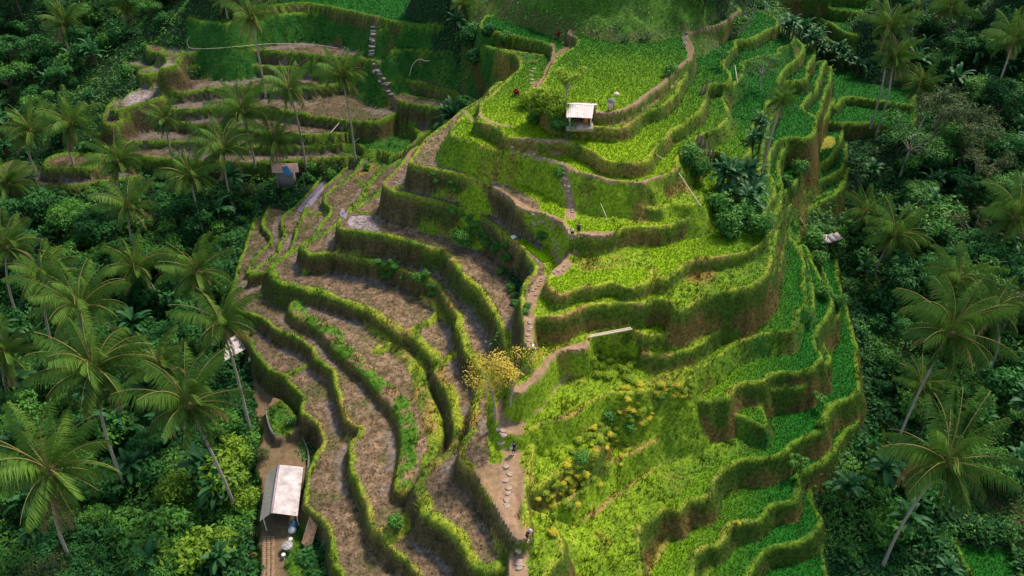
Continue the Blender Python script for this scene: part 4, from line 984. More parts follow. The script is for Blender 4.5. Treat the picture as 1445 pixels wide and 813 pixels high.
# low undergrowth, uncountable
def undergrowth(name, mask, dens, size, dark, label):
    x, y, z = scatter(mask, dens); n = len(x); nb = 5; N = n * nb
    X = np.repeat(x, nb) + RNG.normal(size=N) * .28; Y = np.repeat(y, nb) + RNG.normal(size=N) * .28
    Z = smp(HT, X, Y) + RNG.random(N) ** .7 * 2.2 * np.repeat(np.clip(vnoise(x / 2.8, y / 2.8, 9) * 1.6 - .35, .08, 1.2), nb)
    P = np.stack([X, Y, Z], -1)
    nr = RNG.normal(size=(N, 3)) * .5 + np.array([0, -.1, 1]); nr /= np.linalg.norm(nr, axis=1)[:, None]
    t1 = np.cross(nr, RNG.normal(size=(N, 3))); t1 /= np.linalg.norm(t1, axis=1)[:, None]; t2 = np.cross(nr, t1)
    s = (size * (.5 + RNG.random(N)))[:, None]
    V = np.stack([P - t1 * s, P - t2 * s * .4, P + t1 * s, P + t2 * s * .4], 1).reshape(-1, 3)
    big = vnoise(X / 4, Y / 4, 19)
    sh = np.clip(.15 + .5 * RNG.random(N) + .5 * (big - .4), 0, 1)
    me = np_mesh(name, V, np.arange(N * 4).reshape(-1, 4), False, LEAFM[dark], {'shade': ('FLOAT', np.repeat(sh, 4))})
    print(name, N); return tag(link(name, me), label, 'undergrowth', kind='stuff')
inv = visible(GX, GY, HT, 60) & (GY > 25) & (GY < 180)
bigp = fbm(GX, GY, 11, 171, 3)
undergrowth('undergrowth', JM & inv & ~PLATC & (bigp > .47), 6.0 * near, .20, 'mid', 'low leafy undergrowth covering the jungle floor')
undergrowth('dark_undergrowth', JM & inv & ~PLATC & (bigp <= .49), 5.0 * near, .30, 'dark', 'darker broad leaved undergrowth in patches across the jungle')  # darker leaves in patches set by noise
undergrowth('hillside_creepers', PLATC & JM & inv, 2.2, .16, 'mid', 'low green creepers on the slope behind the plateau')

# ------------------------------------------------------------------ plants with a place of their own
def P_(px, py): return hit(px, py)
put_shrub(P_(322, 690), 'bright', 2.1, 'large bright yellow green bush on the slope left of the gabled shed')
put_shrub(P_(340, 655), 'bright', 1.4, 'bright green bush between the curved palm and the gabled shed')
put_shrub(P_(352, 720), 'bright', 1.1, 'bright small bush touching the gabled shed roof')
put_shrub(P_(280, 800), 'bright', 2.1, 'large lime green bush at the bottom edge left of the brick path')
put_shrub(P_(225, 800), 'mid', 2.0, 'wide green bush at the bottom edge beside the lime one')
put_shrub(P_(320, 790), 'bright', 1.3, 'lime bush beside the red leaved plants')
put_shrub(P_(355, 790), 'red', .8, 'red leaved plant next to the brick path'); put_shrub(P_(351, 806), 'red', .6, 'lower small red leaved plant at the bottom edge')
put_shrub(P_(356, 473), 'red', .55, 'small red leaved plant above the small shelter')
put_shrub(P_(358, 760), 'olive', .6, 'reddish brown small shrub above the red leaved plants'); put_shrub(P_(372, 648), 'olive', .6, 'brown leaved shrub at the head of the dirt yard')
put_shrub(P_(410, 600), 'mid', .5, 'small bright shrub on the wall right of the garden bed')
# bushes round the hut
for q in ((745, 150, 'weed', 1.5, 'round bush at the left end of the row beside the hut'), (765, 158, 'weed', 2.3, 'largest leafy bush left of the white hut'), (783, 165, 'weed', 2.0, 'leafy bush touching the left side of the white hut'),
          (752, 174, 'mid', .6, 'dark bush below the path left of the hut'), (800, 190, 'mid', .8, 'dark bush below the left corner of the hut'), (786, 186, 'mid', .9, 'low dark green bush under the hut bushes')):
    put_shrub(P_(q[0], q[1]), q[2], q[3], q[4])
put_shrub(P_(728, 135), 'red', .9, 'dark red leaved plant on the path bend left of the hut')
put_shrub(P_(789, 50), 'red', .7, 'small dark red bush at the back corner of the plateau')
t_ = put_tree(P_(800, 152), 'smallb', 1.9, 'leggy bush with yellow green sprays rising behind the hut roof')
put_shrub(P_(712, 62), 'mid', .85, 'round pale green bush on the bank behind the upper terraces')
put_shrub(P_(665, 60), 'dark', 1.4, 'dark spreading shrub on the green bank above the gully'); put_shrub(P_(690, 52), 'dark', .9, 'dark shrub right of the spreading one')
put_shrub(P_(672, 88), 'dark', 1.0, 'dark round shrub hanging on the bank above the gully')
# right shoulder
put_tree(P_(1040, 50), 'small', 1.0, 'small round tree beside the path at the back right of the plateau')
put_tree(P_(1018, 96), 'small', .9, 'small tree on the green field right of the plateau')
put_tree(P_(1072, 128), 'feather', .62, 'feathery green tree on the right shoulder terraces')
put_shrub(P_(945, 108), 'mid', .7, 'small slim shrub on the plateau rim path')
for q in ((972, 238, 'mid', 1.2, 'bright bush left of the banana clump'), (985, 250, 'mid', 1.0, 'bush beside the grey stumps on the right shoulder'), (1010, 300, 'mid', 1.2, 'leafy bush left of and below the banana clump'), (1040, 315, 'mid', 1.2, 'round green bush below the banana clump'),
          (1062, 300, 'mid', 1.1, 'leafy bush right of and below the banana clump'), (1030, 330, 'mid', 1.3, 'lowest green bush under the banana clump'), (1068, 330, 'mid', 1.2, 'green bush at the cliff edge below the banana clump'),
          (1128, 245, 'mid', .9, 'pale bush above the stepped valley strips'), (1110, 262, 'mid', .7, 'little bush left of the pale one on the valley strips'), (1175, 340, 'mid', 1.1, 'light green bush beside the broken roofed shelter'), (1145, 350, 'mid', 1.2, 'feathery bush between the two dark valley strips'),
          (1150, 375, 'mid', 1.0, 'feathery bush lower on the bank between the valley strips'), (1178, 432, 'mid', .8, 'blue green bush on the edge of the lowest valley strip'), (1160, 420, 'mid', .7, 'small bush on the strip bank above the blue green one')):
    put_shrub(P_(q[0], q[1]), q[2], q[3], q[4])
for k, (a, b, s, lab) in enumerate(((1010, 262, 1.1, 'banana plant with yellow flowers at the left of the shoulder clump'), (1030, 275, 1.3, 'banana plant in the middle of the shoulder clump'), (1052, 262, 1.2, 'banana plant with lime leaf at the top of the shoulder clump'), (1062, 282, 1.1, 'banana plant at the right of the shoulder clump'),
                                    (1022, 300, 1.2, 'low banana plant at the front left of the shoulder clump'), (1050, 302, 1.3, 'low banana plant at the front right of the shoulder clump'), (1065, 215, 1.1, 'dark banana plant under the slender dark topped tree'), (1072, 190, .9, 'upper dark banana plant near the feathery tree'))):
    put_banana(P_(a, b), s * .8, lab)
for k in range(16):
    t = k / 15; p = P_(1108 + t * 95 + random.uniform(-4, 4), 44 + t * 58 + random.uniform(-5, 5)); put_banana(p, random.uniform(.6, 1.0), 'grey green banana plant in the row behind the right shoulder', 'banana row behind the right shoulder')
for k_, (a_, b_) in enumerate(((975, 8), (992, 20), (1010, 6), (1026, 14), (1045, 2), (1062, 10))): put_tree(P_(a_, b_), 'dark', .55, 'dark tree on the slope behind the rear corner of the plateau', 'trees behind the rear plateau corner')
put_tree(P_(1270, 250), 'feather', 1.25, 'tall feathery light green tree with forked white trunk in the right jungle', rz=0)
put_tree(P_(1310, 215), 'olive', 1.15, 'olive crowned tree beside the feathery one'); put_tree(P_(1350, 240), 'olive', 1.1, 'second olive crowned tree right of the feathery one')
put_tree(P_(1120, 668), 'small', .85, 'small pale leaved tree on the lower right bund'); put_tree(P_(1153, 575), 'small', .7, 'thin little tree at the corner of the dark right field')
put_shrub(P_(1041, 740), 'yellow', .35, 'tiny yellow bush on the dark lower right field'); put_shrub(P_(1160, 600), 'bright', .5, 'yellow green tuft under the thin little tree')
for q in ((560, 742, .6, 'leafy clump on the green slope in the lower left terraces'), (790, 250, .6, 'dark leafy plant on the grass slope beside the steps'), (655, 345, 1.0, 'leafy bush at the foot of the tall left bank'), (518, 240, .5, 'pale leafy plant near the gully dikes'), (440, 244, .7, 'bright plant above the lavender water'),
          (765, 340, .5, 'weedy plant on the mound beside the stepping stones')):
    put_shrub(P_(q[0], q[1]), 'mid', q[2], q[3])
# creepers thick on the tall left bank and other banks
k = 0
for (x0, y0, x1, y1, n_) in ((640, 298, 720, 366, 26), (690, 345, 742, 440, 12), (545, 374, 620, 410, 12), (520, 366, 556, 392, 8), (600, 250, 640, 270, 4)):
    for _ in range(n_):
        t = random.random(); p = P_(x0 + (x1 - x0) * t + random.uniform(-8, 8), y0 + (y1 - y0) * t + random.uniform(-9, 9))
        put_shrub(p, 'mid', random.uniform(.3, .5), 'leafy creeper clump growing on the left hand terrace banks', 'creeper clumps on the left banks', 'creeper', 'creeper', (1, .7))
# yellow flowering weeds down the spine
for k in range(150):
    t = random.random(); px_ = 772 + t * 135 + random.gauss(0, 17); py_ = 722 - t * 165 + random.gauss(0, 17)
    if k % 5 == 4: px_, py_ = random.uniform(880, 985), random.uniform(542, 562)
    key = 'yellow' if random.random() < .5 else ('weed' if random.random() < .85 else 'mid')
    put_shrub(P_(px_, py_), key, random.uniform(.3, .6), {'yellow': 'yellow flowering weed clump on the slope right of the path', 'weed': 'lime weed clump on the slope right of the path', 'mid': 'green weed clump on the slope right of the path'}[key], key + ' weed clumps on the spine slope', 'weed_clump', 'weeds', (1, .55))
for k in range(26):
    put_shrub(P_(random.uniform(835, 900), random.uniform(485, 535)), 'weed', random.uniform(.35, .65), 'lush fern like clump in the hollow under the bamboo trough', 'fern clumps under the trough', 'weed_clump', 'weeds', (1, .7))
# yellow leaved tree over the path
def yellow_tree():
    b = P_(712, 588); root = bpy.data.objects.new('tree', None); COL.objects.link(root); root.location = b
    root.scale = (1.15,) * 3; tag(root, 'sparse yellow leaved tree with two white trunks beside the path', 'tree')
    rnd = np.random.default_rng(9); tp = []; L = []
    for (ox, h_, lean) in ((-.75, 3.4, -.3), (.45, 4.4, .35)):
        top = np.array([ox + lean, 0, h_]); tp.append((*tube([(ox, 0, -.3), (ox + lean * .3, .05, h_ * .5), top], [.13, .1, .07], 7), .5))
        for k in range(8):
            a = rnd.random() * 6.28; e = top + np.array([math.cos(a) * (.7 + rnd.random() * 1.3), math.sin(a) * 1.2, .5 + rnd.random() * 1.6]); m_ = (top * .6 + e * .4) + np.array([0, 0, -.1])
            s0 = np.array([ox + lean * .6, 0, h_ * (.6 + .3 * rnd.random())])
            tp.append((*tube([s0, m_, e], [.05, .035, .015], 5), .5)); L.append((tuple(e), .55 + rnd.random() * .4)); L.append((tuple((m_ + e) / 2 + rnd.normal(size=3) * .3), .45))
    link('crown', shade_mesh('crown', leaf_cloud(rnd, L, 2800, .10, .5, .8), LEAFM['amber']), root)
    v, f, s = merge(tp); link('trunk', np_mesh('trunk', v, f, True, M['bark']), root)
yellow_tree()
# ------------------------------------------------------------------ built things
def box(c, s, rz=0, rx=0, ry=0):
    V = np.array([[x, y, z] for x in (-.5, .5) for y in (-.5, .5) for z in (-.5, .5)]) * np.array(s)
    Rm = np.array(Matrix.Rotation(rz, 3, 'Z') @ Matrix.Rotation(ry, 3, 'Y') @ Matrix.Rotation(rx, 3, 'X'))
    V = V @ Rm.T + np.array(c)
    return V, np.array([(0, 1, 3, 2), (4, 6, 7, 5), (0, 4, 5, 1), (2, 3, 7, 6), (0, 2, 6, 4), (1, 5, 7, 3)]), .5
def bar(a, b, r=.05, sides=6):
    v, f = tube([a, ((a[0] + b[0]) / 2, (a[1] + b[1]) / 2, (a[2] + b[2]) / 2), b], r, sides)
    n = len(v); cap = [tuple(range(sides))[:4], tuple(range(n - sides, n))[:4]]
    return v, np.concatenate([f, np.array([[0, 1, 2, 3], [0, 3, 4, 5], [n - 6, n - 5, n - 4, n - 3], [n - 6, n - 3, n - 2, n - 1]])]) if sides == 6 else f, .5
def part(name, pieces, mat, parent=None, smooth=False):
    v, f, _ = merge(pieces); return link(name, np_mesh(name, v, f, smooth, mat), parent)
def lathe(prof, sides=16):
    V = []; n = len(prof)
    for r, z in prof:
        for k in range(sides): a = 6.28318 * k / sides; V.append((math.cos(a) * max(r, .001), math.sin(a) * max(r, .001), z))
    F = [(i * sides + k, i * sides + (k + 1) % sides, (i + 1) * sides + (k + 1) % sides, (i + 1) * sides + k) for i in range(n - 1) for k in range(sides)]
    return np.array(V), np.array(F), .5
def shift(p, d): return (p[0] + np.array(d), p[1], p[2])
def sheet(a, b, c, d, waves=14, amp=.03, nu=None, seed=0):
    """corrugated sheet spanned by corners a-b (across the waves) and a-d (along them)"""
    a, b, c, d = (np.array(q, float) for q in (a, b, c, d)); nu = nu or waves * 4; nv = 10; V = []
    nrm = np.cross(b - a, d - a); nrm /= np.linalg.norm(nrm); nrm = nrm if nrm[2] > 0 else -nrm
    for j in range(nv + 1):
        for i in range(nu + 1):
            u, v = i / nu, j / nv
            p = (a * (1 - u) + b * u) * (1 - v) + (d * (1 - u) + c * u) * v
            V.append(p + nrm * (math.sin(u * waves * 6.283) * amp + .02 * math.sin(v * 5 + u * 7 + seed)))
    V = np.array(V); lo = V - nrm * .02; n = len(V)
    F = [(j * (nu + 1) + i, j * (nu + 1) + i + 1, (j + 1) * (nu + 1) + i + 1, (j + 1) * (nu + 1) + i) for j in range(nv) for i in range(nu)]
    return np.concatenate([V, lo]), np.array(F + [tuple(q + n for q in f[::-1]) for f in F]), .5
def root_at(name, loc, label, cat, group=None, rz=0):
    o = bpy.data.objects.new(name, None); COL.objects.link(o); o.location = loc; o.rotation_euler = (0, 0, rz); return tag(o, label, cat, group)
M['roof'] = mat_plain('weathered_fibre_sheet', (.42, .36, .36), (.68, .60, .60), 1.1, .8, .2, .2)
M['ridge'] = mat_plain('ridge_cap', (.30, .22, .25), (.42, .32, .35), 3, .8)
M['white'] = mat_plain('dirty_whitewash', (.62, .50, .48), (.85, .74, .72), 2.0, .85, .2, .2)
M['wood'] = mat_plain('weathered_wood', (.16, .11, .07), (.34, .25, .17), 7, .85)
M['bamboo'] = mat_plain('dry_bamboo', (.55, .43, .27), (.78, .68, .52), 5, .6)
M['rust'] = mat_plain('rusty_tin', (.36, .16, .08), (.62, .36, .22), 3, .75, .3, .3)
M['conc'] = mat_plain('damp_concrete', (.10, .10, .085), (.24, .23, .20), 2.2, .9, .2, .4)
M['dark'] = mat_plain('dark_inside', (.02, .022, .02), (.05, .05, .04), 3, .9)
M['tarp'] = mat_plain('blue_tarpaulin', (.03, .16, .33), (.06, .26, .48), 3, .5)
M['tile'] = mat_plain('terracotta_roof', (.52, .30, .22), (.70, .45, .36), 5, .85, .1, .4)
M['plastic'] = mat_plain('white_plastic', (.72, .68, .66), (.85, .82, .80), 9, .5)
M['stone'] = mat_plain('pale_stepping_stone', (.30, .22, .17), (.50, .38, .31), 3, .9, .1, .5)
M['orange'] = mat_plain('orange_cloth', (.55, .16, .03), (.70, .26, .06), 9, .8)
M['grey'] = mat_plain('grey_and_roof_shade', (.16, .16, .14), (.30, .29, .26), 9, .9, .1, .5)
M['pink'] = mat_plain('pale_pink_cloth', (.72, .48, .42), (.85, .66, .58), 9, .8)
M['marble'] = mat_plain('mottled_table_top', (.05, .05, .06), (.55, .52, .52), 9, .4)
M['brick'] = mat_plain('old_brick_paving', (.24, .15, .09), (.38, .25, .16), 4, .9, .1, .4)

def A3(px, py, z): return np.array((*at(px, py, z), z))

# gabled shed in the lower left yard
g0 = -3.4; r0, r1 = A3(393, 656, -.75), A3(383, 724, -.75)
e0, e1 = A3(428, 659, -1.35), A3(420, 728, -1.35); w0_, w1_ = A3(377, 668, -1.55), A3(366, 736, -1.55)
sh = root_at('shed', (0, 0, 0), 'open sided shed with pale gabled sheet roof in the dirt yard', 'shed')
part('roof', [sheet(r0, r1, e1, e0, 9, .018)], M['roof'], sh)
part('roof', [sheet(r0 - (0, 0, .01), r1 - (0, 0, .01), w1_, w0_, 9, .018)], M['grey'], sh)['label'] = 'left roof slope with its shade painted in as darker grey'  # slope turned from the sun: its shade is put into a darker material
part('ridge_cap', [bar(r0 + (0, .1, .03), r1 + (0, -.05, .03), .12)], M['ridge'], sh, True)
for a, b in ((e0, -.25), (e1, -.25), (w0_, .3), (w1_, .3)):
    mid = (a + (r0 if a[1] > (r0[1] + r1[1]) / 2 else r1)) / 2; q = a + np.array([b, .35 if a[1] < (r0[1] + r1[1]) / 2 else -.35, 0])
    part('post', [bar((q[0], q[1], g0 - .3), (q[0], q[1], q[2] + .1), .06)], M['bamboo'], sh)
part('wall', [box(((e0 + e1) / 2 + (w0_ + w1_) / 2) / 2 * (1, 1, 0) + (-.1, .8, g0 + .7), (2.6, 3.2, 1.4), math.atan2(*(r0 - r1)[[0, 1]]) * -1)], M['dark'], sh)
part('rafter', [bar(r1 + (0, .12, -.12), e1 + (0, .12, -.06), .04), ], M['wood'], sh); part('rafter', [bar(r1 + (0, .12, -.12), w1_ + (0, .12, -.06), .04)], M['wood'], sh)
hb = at(414, 722, -1.3)
rr_ = (e1 + r1) / 2
tag(part('water_barrel', [shift(lathe([(0, 0), (.26, 0), (.29, .3), (.29, .6), (.26, .85), (0, .86)], 14), (e1[0] - .7, e1[1] + .1, g0))], M['tarp'], None, True), 'blue barrel under the front end of the gabled shed roof', 'barrel')
# things in the yard
bag = root_at('rice_sack', tuple(P_(413, 750)), 'white knotted sack lying in front of the gabled shed', 'sack')
part('bag_body', [lathe([(0, 0), (.34, .03), (.42, .2), (.36, .42), (.16, .58), (.07, .64)], 14)], M['plastic'], bag, True)
part('knot', [shift(lathe([(.05, .6), (.10, .68), (.16, .76), (.02, .74)], 10), (0, 0, 0))], M['pink'], bag, True)
tb = root_at('round_table', tuple(P_(407, 776)), 'round mottled garden table between two white stools', 'table')
part('table_top', [shift(lathe([(0, 0), (.52, 0), (.56, .04), (.52, .08), (0, .085)], 20), (0, 0, .66))], M['marble'], tb)
part('pedestal', [lathe([(.28, 0), (.2, .1), (.09, .2), (.09, .66)], 12)], M['conc'], tb, True)
for q, lab in (((411, 765), 'white round stool behind the mottled table'), ((401, 787), 'white round stool in front of the mottled table')):
    st = root_at('stool', tuple(P_(*q)), lab, 'stool')
    part('seat', [shift(lathe([(0, 0), (.19, 0), (.21, .05), (.19, .09), (0, .1)], 14), (0, 0, .42))], M['plastic'], st)
    for k in range(4):
        a = k * 1.5708 + .4; part('leg', [bar((math.cos(a) * .2, math.sin(a) * .2, 0), (math.cos(a) * .13, math.sin(a) * .13, .43), .02)], M['plastic'], st)
c1, c2, c3_, c4 = A3(438, 725, -.9), A3(451, 734, -1.0), A3(438, 775, -2.9), A3(425, 766, -2.9)
tag(part('corrugated_sheet', [sheet(c1, c2, c3_, c4, 6, .035)], M['rust'], None, True), 'rusty corrugated sheet leaning against the terrace wall beside the shed', 'roofing sheet')
# brick path, garden bed kerb, channel wall
bp0 = [P_(378, y) for y in (758, 775, 792, 813)]
brk = []
for k in range(26):
    t = k / 25; a, b_ = at(379 - t * 1, 758 + t * 70, g0)
    for s in (-.42, 0, .42):
        brk.append(box((a + s + random.uniform(-.02, .02), b_, g0 + .035), (.38, .19, .1), random.uniform(-.06, .06)))
tag(part('brick_path', brk, M['brick']), kind='structure')
def kerb(name, pts, h, w, mat, lab, cat):
    pcs = []
    for (a, za), (b, zb) in zip(pts[:-1], pts[1:]):
        p = np.array((*at(*a, za), za)); q = np.array((*at(*b, zb), zb)); L = np.linalg.norm((q - p)[:2])
        pcs.append(box(tuple((p + q) / 2 + (0, 0, h / 2 - .35)), (L + w, w, h + .7), math.atan2(q[1] - p[1], q[0] - p[0])))
    return tag(part(name, pcs[:1] if False else pcs, mat), lab, cat)
def ribbon_wall(name, pts, z, h, w, mat, lab, cat):
    c = catmull([at(a, b, z) for a, b in pts], False, .5); V = []
    for i, p in enumerate(c):
        t = c[min(i + 1, len(c) - 1)] - c[max(i - 1, 0)]; t = t / (np.linalg.norm(t) + 1e-9); nn = np.array([-t[1], t[0]]) * w / 2
        for s, zz in ((1, z - .6), (1, z + h), (-1, z + h), (-1, z - .6)): V.append((p[0] + nn[0] * s, p[1] + nn[1] * s, zz))
    n = len(c); F = [(i * 4 + k, i * 4 + (k + 1) % 4, (i + 1) * 4 + (k + 1) % 4, (i + 1) * 4 + k) for i in range(n - 1) for k in range(4)] + [(0, 1, 2, 3), (n * 4 - 1, n * 4 - 2, n * 4 - 3, n * 4 - 4)]
    return tag(link(name, np_mesh(name, V, F, False, mat)), lab, cat)
ribbon_wall('channel_wall', [(420, 607), (430, 625), (436, 645), (434, 670), (429, 700), (428, 730)], -3.3, .35, .18, M['conc'], 'curved concrete channel wall between the dirt yard and the terrace bank', 'wall')
ribbon_wall('bed_wall', [(375, 580), (388, 618), (419, 608)], -2.9, .68, .2, M['conc'], 'angled concrete wall holding the small garden bed above the yard', 'wall')
ribbon_wall('channel_wall', [(441, 760), (444, 790), (446, 830)], -3.4, .25, .15, M['conc'], 'short concrete channel edge below the rusty sheet', 'wall')

# small shelter in the trees
b = P_(330, 505); s1, s2, s3, s4 = A3(318, 482, -.9), A3(336, 470, -.9), A3(349, 491, -1.5), A3(316, 510, -1.6)
sl = root_at('shelter', (0, 0, 0), 'small lean-to shelter with flat grey sheet roof under the leaning palm', 'shelter')
part('roof', [sheet(s1, s2, s3, s4, 8, .02)], M['roof'], sl)
for q in (s1, s2, s3, s4):
    q = q + (np.mean([s1, s2, s3, s4], 0) - q) * .12; part('post', [bar((q[0], q[1], q[2] - 2.3), (q[0], q[1], q[2]), .05)], M['wood'], sl)
part('bench', [box(tuple(np.mean([s1, s2, s3, s4], 0) - (0, 0, 1.5)), (2.0, 1.2, .1), .5)], M['wood'], sl)
# hut with blue tarp in the gully
zb = 4.2
h1, h2, h3, h4 = A3(382, 231, zb + 2.9), A3(420, 230, zb + 2.9), A3(422, 243, zb + 2.1), A3(384, 244, zb + 2.1)
hu = root_at('tin_hut', (0, 0, 0), 'small hut with reddish roof and blue tarpaulin beyond the palms', 'hut')
part('roof', [sheet(h1, h2, h3, h4, 10, .03)], M['tile'], hu)
part('tarpaulin', [sheet(A3(397, 236, zb + 2.75), A3(405, 234, zb + 2.85), A3(413, 247, zb + 2.15), A3(402, 248, zb + 1.7), 3, .06)], M['tarp'], hu)
mh = np.mean([h1, h2, h3, h4], 0)
part('wall', [box((mh[0] - .3, mh[1] + .5, zb + .5), (2.6, 1.3, 2.2))], M['grey'], hu)
for q in (h3, h4): part('post', [bar((q[0] * .985, q[1], zb - .4), (q[0] * .985, q[1], q[2] - .02), .05)], M['wood'], hu)
# broken shelter on the right valley strip
pb = P_(1169, 352); br = root_at('shelter', tuple(pb), 'small broken roofed shelter on one post in the right valley', 'shelter')
part('roof', [box((-.7, 0, 1.75), (1.0, 1.5, .05), .1, .25, .1), box((.15, .1, 1.85), (.85, 1.3, .05), .3, .3, -.1)], M['roof'], br)
part('roof_board', [box((.9, .25, 1.95), (.8, 1.2, .05), .5, .35, -.15)], M['pink'], br)
part('rafter', [bar((-1.1, .2, 1.65), (1.2, .2, 1.78), .05)], M['wood'], br)
part('post', [bar((-.2, 0, -.3), (-.2, 0, 1.75), .07)], M['wood'], br); part('post', [bar((.45, .3, -.3), (.45, .3, 1.8), .05)], M['orange'], br)
# white hut on the plateau rim
hz_ = 22.72; L_ = A3(803, 182, hz_); R_ = A3(835, 183, hz_)
ht = root_at('hut', tuple((L_ + R_) / 2 + (0, 1.35, 0)), 'open fronted white hut with pale sheet roof on the plateau rim', 'hut', rz=-.06)
Wd = float(R_[0] - L_[0]) * .96; Dp = 2.3; print('hut width', Wd)
part('floor_slab', [box((0, -.1, .05), (Wd + .6, Dp + .7, .5))], M['stone'], ht)
part('wall', [box((-Wd / 2, .2, .95), (.14, Dp - .5, 1.4)), ], M['white'], ht)
part('wall', [box((Wd / 2, 0, .9), (.14, Dp, 1.35))], M['white'], ht); part('wall', [box((0, Dp / 2, 1.0), (Wd - .15, .14, 1.6))], M['white'], ht)
part('partition', [box((.35, .5, 1.1), (.1, 1.0, 1.6))], M['grey'], ht); part('door_opening', [box((.75, Dp / 2 - .09, .95), (.9, .04, 1.3))], M['dark'], ht)
part('roof', [sheet((-Wd / 2 - .4, .75, 2.15), (Wd / 2 + .35, .75, 2.12), (Wd / 2 + .1, -Dp / 2 - .45, 1.52), (-Wd / 2 - .35, -Dp / 2 - .45, 1.58), 12, .025)], M['white'], ht)
part('roof', [sheet((-Wd / 2 - .4, .72, 2.17), (Wd / 2 + .7, .72, 2.15), (Wd / 2 + .7, 1.5, 1.98), (-Wd / 2 - .4, 1.5, 2.0), 12, .02)], M['plastic'], ht)
part('post', [bar((-Wd / 2 + .1, -Dp / 2 + .05, .2), (-Wd / 2 + .1, -Dp / 2 + .05, 1.6), .06)], M['white'], ht)
od = P_(826, 178); tag(link('cloth_bundle', np_mesh('cloth_bundle', *[q for q in merge([lathe([(0, 0), (.3, 0), (.36, .25), (.25, .55), (.1, .65), (0, .66)], 10)])[:2]], True, M['orange'])), 'orange cloth bundle on the floor inside the white hut', 'bundle').location = (ht.location.x + .75, ht.location.y - .2, hz_ + .31)
# cloth wrapped shrine with little parasol
ps = P_(862, 156); sr = root_at('shrine', tuple(ps), 'cloth wrapped field shrine with grey top on the plateau rim', 'shrine')
for sx in (-.28, .28):
    for sy in (-.2, .2): part('leg', [bar((sx, sy, -.2), (sx, sy, .75), .05)], M['wood'], sr)
part('cloth', [box((-.1, 0, .72), (.56, .5, .75)), ], M['pink'], sr); part('shelf', [box((.3, 0, .62), (.18, .44, .08))], M['orange'], sr)
part('roof', [(lambda p: p)(lathe([(.52, 1.1), (.5, 1.2), (.34, 1.4), (.12, 1.52), (0, 1.54)], 6))], M['grey'], sr)
pz = P_(868, 153); pr = root_at('parasol', tuple(pz), 'small pale pink parasol on a stick behind the shrine', 'parasol')
part('pole', [bar((0, 0, -.2), (0, 0, 2.0), .025)], M['bamboo'], pr); part('canopy', [lathe([(.34, 1.78), (.28, 1.9), (.15, 1.99), (0, 2.03)], 12)], M['pink'], pr, True)

# poles, trough and hoses
def pole(name, a, b, r, label, cat, mat='bamboo', sag=0):
    a, b = np.array(a, float), np.array(b, float); m_ = (a + b) / 2 - (0, 0, sag)
    v, f = tube([a, m_, b], r, 6); tag(link(name, np_mesh(name, v, f, True, M[mat])), label, cat)
pole('bamboo_trough', A3(831, 476, 10.95), A3(892, 464.5, 11.1), .10, 'lower of the two pale bamboo poles bridging the hollow', 'bamboo pole')
pole('bamboo_trough', A3(832, 473.5, 11.0), A3(890, 462.5, 11.15), .08, 'upper of the two pale bamboo poles bridging the hollow', 'bamboo pole')
def gp(px, py, up=.1): v = P_(px, py); return (v.x, v.y, v.z + up)
pole('bamboo_pole', gp(957, 247, .3), gp(988, 293, .25), .055, 'long pale bamboo pole lying down the slope below the right rice terraces', 'bamboo pole')
pole('bamboo_pole', gp(925, 224, .5), gp(937, 231, .5), .05, 'short bamboo pole stuck across the upper rice terrace rim', 'bamboo pole')
pole('bamboo_pole', gp(847, 295, .7), gp(857, 312, .2), .04, 'thin bamboo pole leaning on the grass ledge above the trekkers', 'bamboo pole')
pole('bamboo_pole', gp(755, 155, .4), gp(773, 165, .3), .05, 'bamboo pole lying by the path left of the hut', 'bamboo pole')
pole('bamboo_pole', gp(467, 190, .3), gp(479, 176, .3), .07, 'pale fallen bamboo pole in the gully left of the bright trunk palm', 'bamboo pole')
pole('bamboo_pole', gp(498, 206, .3), gp(507, 199, .5), .06, 'short pale stick right of the bright trunk palm', 'bamboo pole')
pole('bamboo_pole', gp(1035, 104, 1.2), gp(1041, 120, .2), .06, 'short leaning pole on the right shoulder terraces', 'bamboo pole')
pole('bamboo_pole', gp(1128, 310, .4), gp(1137, 326, .3), .05, 'pale stick lying on the small bank in the right valley', 'bamboo pole')
hc = catmull([gp(*q, .25) for q in ((268, 53), (264, 62), (267, 69), (280, 71), (310, 70), (345, 67), (380, 64), (420, 64), (450, 66), (478, 70))], False, .8)
v, f = tube(hc, .045, 6); tag(link('irrigation_hose', np_mesh('irrigation_hose', v, f, True, M['bamboo'])), 'pale hose curving along the top ploughed terrace', 'hose')
hc = catmull([gp(578, 108, .2), gp(583, 102, 1.2), gp(592, 97, 1.6), gp(600, 96, 1.2), gp(607, 93, .8)], False, .5)
v, f = tube(hc, .06, 6); tag(link('bent_cane', np_mesh('bent_cane', v, f, True, M['bamboo'])), 'pale bent cane arching over the ditch in the gully', 'cane')
# dead stumps beside the banana clump
for k, (a, b_) in enumerate(((984, 200), (988, 206), (993, 215), (999, 221), (1004, 226), (995, 130), (989, 133))):
    p = P_(a, b_); v, f = tube([(0, 0, -.2), (.1, 0, .6), (.05 + .1 * (k % 2), .1, 1.0 + .3 * (k % 3))], [.24, .2, .12], 7)
    o = link('stump', np_mesh('stump', v, f, True, M['wood'])); o.location = p; tag(o, 'grey dead stump on the right shoulder left of the banana clump', 'stump', 'dead stumps')
